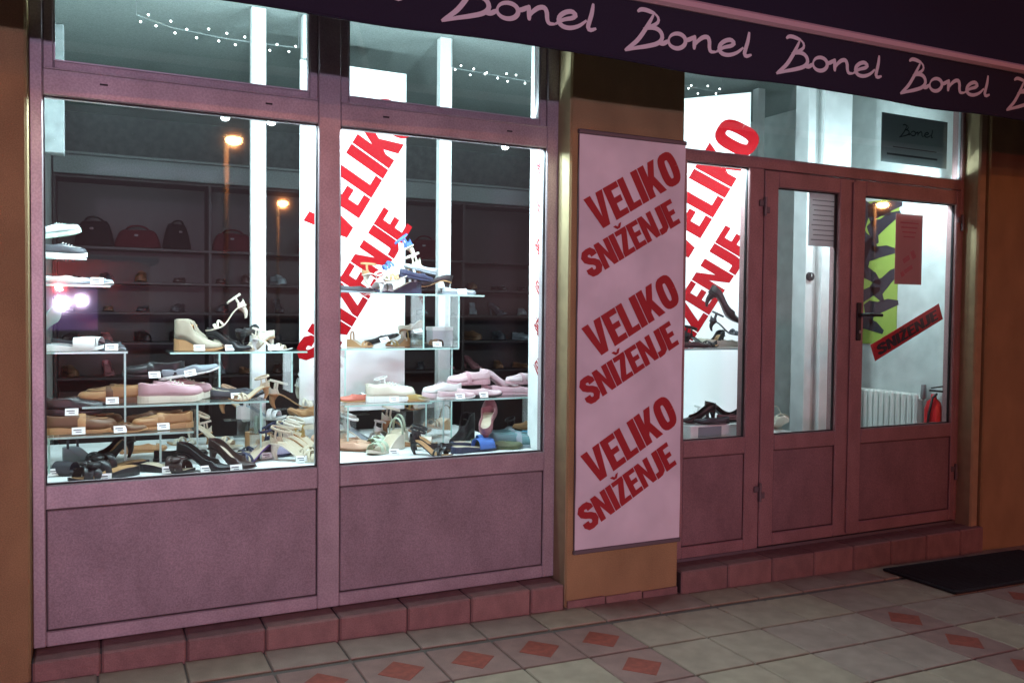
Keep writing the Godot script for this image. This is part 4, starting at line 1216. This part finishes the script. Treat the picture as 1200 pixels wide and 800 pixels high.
	part("rule", Shape.new().box(Vector3(0, -0.05, 0.003), Vector3(0.38, 0.006, 0.001)).box(Vector3(-0.02, -0.095, 0.003), Vector3(0.44, 0.012, 0.001)).mesh(), M.plaque_ink, pq)
	# round thermostat on the pillar
	var kn := thing("thermostat", "small round black thermostat on the white pillar behind the left door pane", "thermostat", Vector3(4.202, 1.648, -0.6))
	part("disc", Shape.new().tube([Vector3(0, 0, 0), Vector3(0, 0, 0.02)], 0.03, 0.026, 20).mesh(), M.black, kn)
	part("pointer", Shape.new().box(Vector3(0, 0.008, 0.0215), Vector3(0.004, 0.018, 0.003)).mesh(), M.paper, kn)
	# green poster on the side wall
	var gp := thing("green_poster", "tall lime green poster with dark shoe shapes on the wall behind the door", "poster", Vector3(4.896, 1.70, -0.67))
	gp.rotation.y = deg_to_rad(-90)
	part("sheet", Shape.new().box(Vector3.ZERO, Vector3(0.36, 1.0, 0.004), 0.001).mesh(), M.green, gp)
	var sh := Shape.new()
	for q in [[-0.03, 0.43, 0.0], [0.06, 0.34, 0.6], [-0.1, 0.24, -0.5], [0.02, 0.14, 0.2], [-0.08, 0.0, -0.4], [0.09, -0.06, 0.8], [-0.1, -0.16, 0.5], [0.05, -0.24, 0.4], [-0.06, -0.36, -0.2], [0.06, 0.44, 0.3], [-0.12, 0.12, 1.2]]:
		var poly := PackedVector2Array([Vector2(-0.1, 0.0), Vector2(-0.09, 0.05), Vector2(-0.05, 0.055), Vector2(-0.01, 0.03), Vector2(0.05, 0.02), Vector2(0.1, -0.01), Vector2(0.095, -0.03), Vector2(0.0, -0.028), Vector2(-0.06, -0.03), Vector2(-0.075, -0.06), Vector2(-0.09, -0.06)])
		sh.patch(poly, 0.0035, Transform2D(q[2], Vector2(1.45, 1.45), 0.0, Vector2(q[0], q[1])))
	sh.patch(PackedVector2Array([Vector2(-0.178, -0.3), Vector2(-0.178, 0.49), Vector2(-0.11, 0.49), Vector2(-0.07, 0.4), Vector2(-0.12, 0.26), Vector2(-0.06, 0.1), Vector2(-0.13, -0.08), Vector2(-0.1, -0.3)]), 0.003, Transform2D())
	part("print", sh.mesh(), M.dark_print, gp)
	# radiator and extinguisher on the side wall
	var r := thing("radiator", "cream column radiator low on the wall behind the right door pane", "radiator", Vector3(4.85, 0.5, -0.5))
	for k in 11:
		part("column", Shape.new().box(Vector3.ZERO, Vector3(0.07, 0.78, 0.036), 0.012).mesh(), M.radiator, r, Vector3(0, 0, -0.225 + 0.045 * k))
	part("pipe", Shape.new().tube([Vector3(0, 0.36, -0.26), Vector3(0, 0.36, 0.27)], 0.016, -1.0, 10).mesh(true), M.radiator, r)
	part("pipe", Shape.new().tube([Vector3(0, -0.36, -0.26), Vector3(0, -0.36, 0.27), Vector3(0, -0.39, 0.29)], 0.016, -1.0, 10).mesh(true), M.radiator, r)
	part("valve", Shape.new().tube([Vector3(0, 0.36, 0.27), Vector3(0, 0.45, 0.27)], 0.02, 0.016, 12).mesh(true), M.steel, r)
	var x := thing("fire_extinguisher", "red fire extinguisher beside the radiator at the right door edge", "extinguisher", Vector3(4.82, 0.5, -0.13))
	var prof := []
	for q in [[0.0, 0.05], [0.01, 0.055], [0.3, 0.055], [0.35, 0.04], [0.37, 0.018], [0.4, 0.016]]:
		var ring := PackedVector3Array()
		for m in 16:
			ring.append(Vector3(cos(TAU * m / 16) * q[1], q[0], sin(TAU * m / 16) * q[1]))
		prof.append(ring)
	part("cylinder", Shape.new().loft(prof).mesh(true), M.extinguisher, x)
	part("handle", Shape.new().box(Vector3(0, 0.42, 0.02), Vector3(0.02, 0.012, 0.1), 0.003).box(Vector3(0, 0.445, 0.025), Vector3(0.018, 0.008, 0.09), 0.003, Basis(Vector3.RIGHT, -0.2)).mesh(), M.black, x)
	part("hose", Shape.new().tube([Vector3(0, 0.4, 0.02), Vector3(-0.05, 0.38, 0.03), Vector3(-0.068, 0.28, 0.02), Vector3(-0.065, 0.12, 0.0)], 0.008, -1.0, 8).mesh(true), M.black, x)
	part("bracket", Shape.new().box(Vector3(0.05, 0.25, 0), Vector3(0.06, 0.03, 0.05), 0.003).mesh(), M.steel, x)


# a glass shelf on clear uprights, its polished edge showing
func glass_shelf(label: String, x0: float, x1: float, y: float, z: float, deep: float, foot: float, legs: Array) -> void:
	var t := thing("glass_shelf", label, "shelf", Vector3((x0 + x1) / 2, y, z), "glass display shelves")
	var w := x1 - x0
	part("sheet", Shape.new().box(Vector3(0, -0.004, 0), Vector3(w, 0.008, deep), 0.0).mesh(), M.shelf_glass, t)
	part("polished_edge", Shape.new().box(Vector3(0, -0.004, deep / 2 + 0.0015), Vector3(w, 0.008, 0.002)).mesh(), M.shelf_edge, t)
	for l in legs:
		part("upright", Shape.new().box(Vector3(l * w / 2, (foot - y) / 2 - 0.004, 0), Vector3(0.008, y - foot - 0.008, deep * 0.8)).mesh(), M.clear, t)
		part("upright_edge", Shape.new().box(Vector3(l * w / 2, (foot - y) / 2 - 0.004, deep * 0.4 + 0.0015), Vector3(0.008, y - foot - 0.008, 0.002)).mesh(), M.shelf_edge, t)

func displays() -> void:
	glass_shelf("clear glass shelf carrying the taupe boot and cream heels", 0.30, 0.93, 1.189, -0.76, 0.26, 0.985, [-0.3, 0.78])
	glass_shelf("clear glass shelf carrying the tan moccasin and pink slip-on", -0.06, 0.70, 0.977, -0.55, 0.36, 0.702, [0.2, 0.92])
	glass_shelf("low clear glass shelf carrying the mustard brown loafer", -0.21, 0.37, 0.864, -0.45, 0.3, 0.702, [-0.9, 0.55])
	glass_shelf("topmost short glass shelf by the left window edge", -0.31, -0.04, 1.60, -0.55, 0.22, 1.488, [-0.9])
	glass_shelf("second short glass shelf by the left window edge", -0.31, 0.05, 1.486, -0.52, 0.24, 1.208, [-0.9])
	glass_shelf("third short glass shelf by the left window edge", -0.31, 0.115, 1.206, -0.52, 0.26, 0.702, [-0.9, 0.95])
	glass_shelf("clear glass shelf before the sale board in the right window", 1.12, 1.78, 1.195, -0.85, 0.24, 0.702, [-0.9, 0.9])
	glass_shelf("highest glass shelf in the right window with the shoe pile", 1.26, 1.87, 1.482, -0.72, 0.24, 1.197, [-0.1, 0.55])
	glass_shelf("glass shelf carrying the pale pink shoes", 1.48, 2.17, 0.95, -0.53, 0.3, 0.702, [-0.75, 0.9])
	glass_shelf("low glass shelf carrying the cream trainer", 1.10, 1.56, 0.921, -0.68, 0.24, 0.702, [-0.9, 0.9])
	glass_shelf("glass shelf in the narrow side window", 2.72, 3.40, 1.206, -0.23, 0.22, 0.702, [-0.8, 0.96])
	var bl := thing("display_block", "low white block under the dark shoes in the narrow side window", "display block", Vector3(3.16, 0.70, -0.27))
	part("block", Shape.new().box(Vector3(0, 0.041, 0), Vector3(0.5, 0.08, 0.24), 0.004).mesh(), M.white, bl)
	part("cloth_cover", Shape.new().box(Vector3(-0.12, 0.038, 0.1225), Vector3(0.16, 0.07, 0.003), 0.001).mesh(), M.leather_grey, bl)
	# clear stands under the shoes that stand raised
	var where := {"beneath the peach strappy sandal": 0, "beneath the white wedge sandal": 1, "beneath the cream flower sandal": 2, "beside the middle mullion under a white sandal": 3, "beneath the white mule": 4, "beneath the gold strap sandal": 5}
	var names := ["peach strappy sandal on", "white wedge sandal on", "cream flower sandal on", "white sandal on a clear", "white mule with", "gold strap sandal"]
	for w in where:
		for s in SHOES:
			if (s[8] as String).begins_with(names[where[w]]):
				var h: float = s[4].y - 0.70
				var t := thing("shoe_stand", "clear acrylic stand " + w, "stand", Vector3(s[4].x, 0.70, s[4].z), "clear shoe stands")
				part("base", Shape.new().box(Vector3(0, 0.003, 0), Vector3(0.1, 0.005, 0.08), 0.001).mesh(), M.clear, t)
				part("stem", Shape.new().box(Vector3(0, h / 2, 0), Vector3(0.06, h - 0.012, 0.006)).mesh(), M.clear, t)
				part("plate", Shape.new().box(Vector3(0, h - 0.003, 0), Vector3(0.2, 0.005, 0.08), 0.001).mesh(), M.clear, t)
	var cb := thing("grey_box", "pale grey shoe box on the middle shelf of the right window", "box", Vector3(1.73, 1.197, -0.9))
	part("box", Shape.new().box(Vector3(0, 0.045, 0), Vector3(0.12, 0.09, 0.1), 0.003).mesh(), M.leather_silver, cb)
	part("lid", Shape.new().box(Vector3(0, 0.1, 0), Vector3(0.126, 0.022, 0.106), 0.003).mesh(), M.white, cb)


func back_of_shop() -> void:
	var u := thing("wall_shelving", "dark wooden wall shelving with pale fascia at the back of the shop", "shelving", Vector3(0, 0.105, -4.28))
	part("back_panel", Shape.new().box(Vector3(2.0, 1.25, 0.0), Vector3(4.6, 2.5, 0.03)).mesh(), M.wood, u)
	part("fascia", Shape.new().box(Vector3(2.0, 2.42, 0.3), Vector3(4.62, 0.15, 0.03), 0.006).mesh(), M.fascia, u)
	part("cornice", Shape.new().box(Vector3(2.0, 2.505, 0.2), Vector3(4.66, 0.02, 0.3), 0.004).mesh(), M.fascia, u)
	for y in [0.74, 1.02, 1.265, 1.51, 1.785, 2.335]:
		part("shelf", Shape.new().box(Vector3(2.0, y - 0.011, 0.17), Vector3(4.58, 0.022, 0.3), 0.003).mesh(), M.wood, u)
	for x in [-0.3, 0.85, 2.0, 3.15, 4.3]:
		part("divider", Shape.new().box(Vector3(x, 1.17, 0.165), Vector3(0.025, 2.34, 0.305), 0.003).mesh(), M.wood, u)
	# bags on the upper shelf
	var bags := [[-0.02, 0.30, 0.22, "matt_black", "black handbag at the left end of the back shelf"], [0.30, 0.36, 0.16, "burgundy", "burgundy slouch bag next to the black bag on the back shelf"], [0.60, 0.24, 0.26, "matt_black", "upright black shoulder bag in the middle of the back shelf"], [1.05, 0.34, 0.18, "burgundy", "burgundy handbag right of the upright black bag"], [1.75, 0.3, 0.2, "burgundy", "brown handbag behind the right window"], [2.3, 0.34, 0.24, "matt_black", "black tote on the back shelf behind the right window"], [2.8, 0.3, 0.2, "burgundy", "small burgundy bag on the back shelf at the right"]]
	M["leather_burgundy"] = mat(0.05, 0.006, 0.009, 0.7)
	M["leather_matt_black"] = mat(0.004, 0.004, 0.005, 0.8)
	for n in ["burgundy", "matt_black"]:
		M["leather_" + n].metallic_specular = 0.15
	for b in bags:
		var t := thing("handbag", b[4], "handbag", Vector3(b[0], 1.891, -4.1), "handbags on the back shelf")
		t.rotation.y = rng.randf_range(-0.7, 0.7)
		t.scale = Vector3(1.0, rng.randf_range(0.72, 1.0), 1.0)
		var rings := []
		for k in 9:
			var f := k / 8.0
			var ring := PackedVector3Array()
			for m in 20:
				var a := TAU * m / 20
				ring.append(Vector3(signf(cos(a)) * pow(absf(cos(a)), 0.5) * b[1] / 2 * (1.0 - 0.28 * f * f) * (0.9 if k in [0, 8] else 1.0), b[2] * f, signf(sin(a)) * pow(absf(sin(a)), 0.6) * lerpf(0.075, 0.02, f)))
			rings.append(ring)
		part("body", Shape.new().loft(rings).mesh(true), M["leather_" + b[3]], t)
		var hp := []
		for k in 11:
			var a := PI * k / 10
			hp.append(Vector3(-cos(a) * b[1] * 0.25, b[2] - 0.01 + sin(a) * 0.045, 0.03 * sin(a)))
		part("handle", Shape.new().tube(hp, 0.008, -1.0, 8).mesh(true), M["leather_" + b[3]], t)
		part("clasp", Shape.new().box(Vector3(0, b[2] * 0.7, 0.048), Vector3(0.03, 0.02, 0.012), 0.004).mesh(), M.tray, t)
	# rows of shoes on the lower shelves: build a few, then copy
	var kinds := ["loafer", "flat", "sneaker", "pump"]
	var cols := ["black", "dkbrown", "brown", "charcoal", "dustypink", "grey"]
	for row in 4:
		var y: float = 0.105 + [1.51, 1.265, 1.02, 0.74][row]
		for k in 17:
			var x := -0.2 + 0.27 * k + rng.randf_range(-0.02, 0.02)
			if absf(fmod(x + 0.3, 1.15)) < 0.07: x += 0.08
			var c: String = cols[rng.randi() % cols.size()]
			var kd: String = kinds[rng.randi() % 4]
			var said: String = {"dkbrown": "blackish brown", "dustypink": "dusky pink"}.get(c, c)
			var bay: String = ["leftmost", "second", "third", "rightmost"][clampi(int((x + 0.3) / 1.15), 0, 3)]
			var t := thing("shelf_shoe", "dim %s %s, %s row of the %s bay of the back shelving" % [said, {"sneaker": "trainer", "pump": "court shoe", "flat": "flat shoe"}.get(kd, kd), ["top", "second", "third", "lowest"][row], bay], "shoe", Vector3(x, y + 0.001, -4.1), "dim shoes in rows at the back of the shop")
			t.rotation.y = deg_to_rad(-90 + rng.randf_range(-20, 20))
			var ps := shoe_meshes(kd)
			for n in ps:
				part(n, ps[n][0], M["leather_" + c], t)
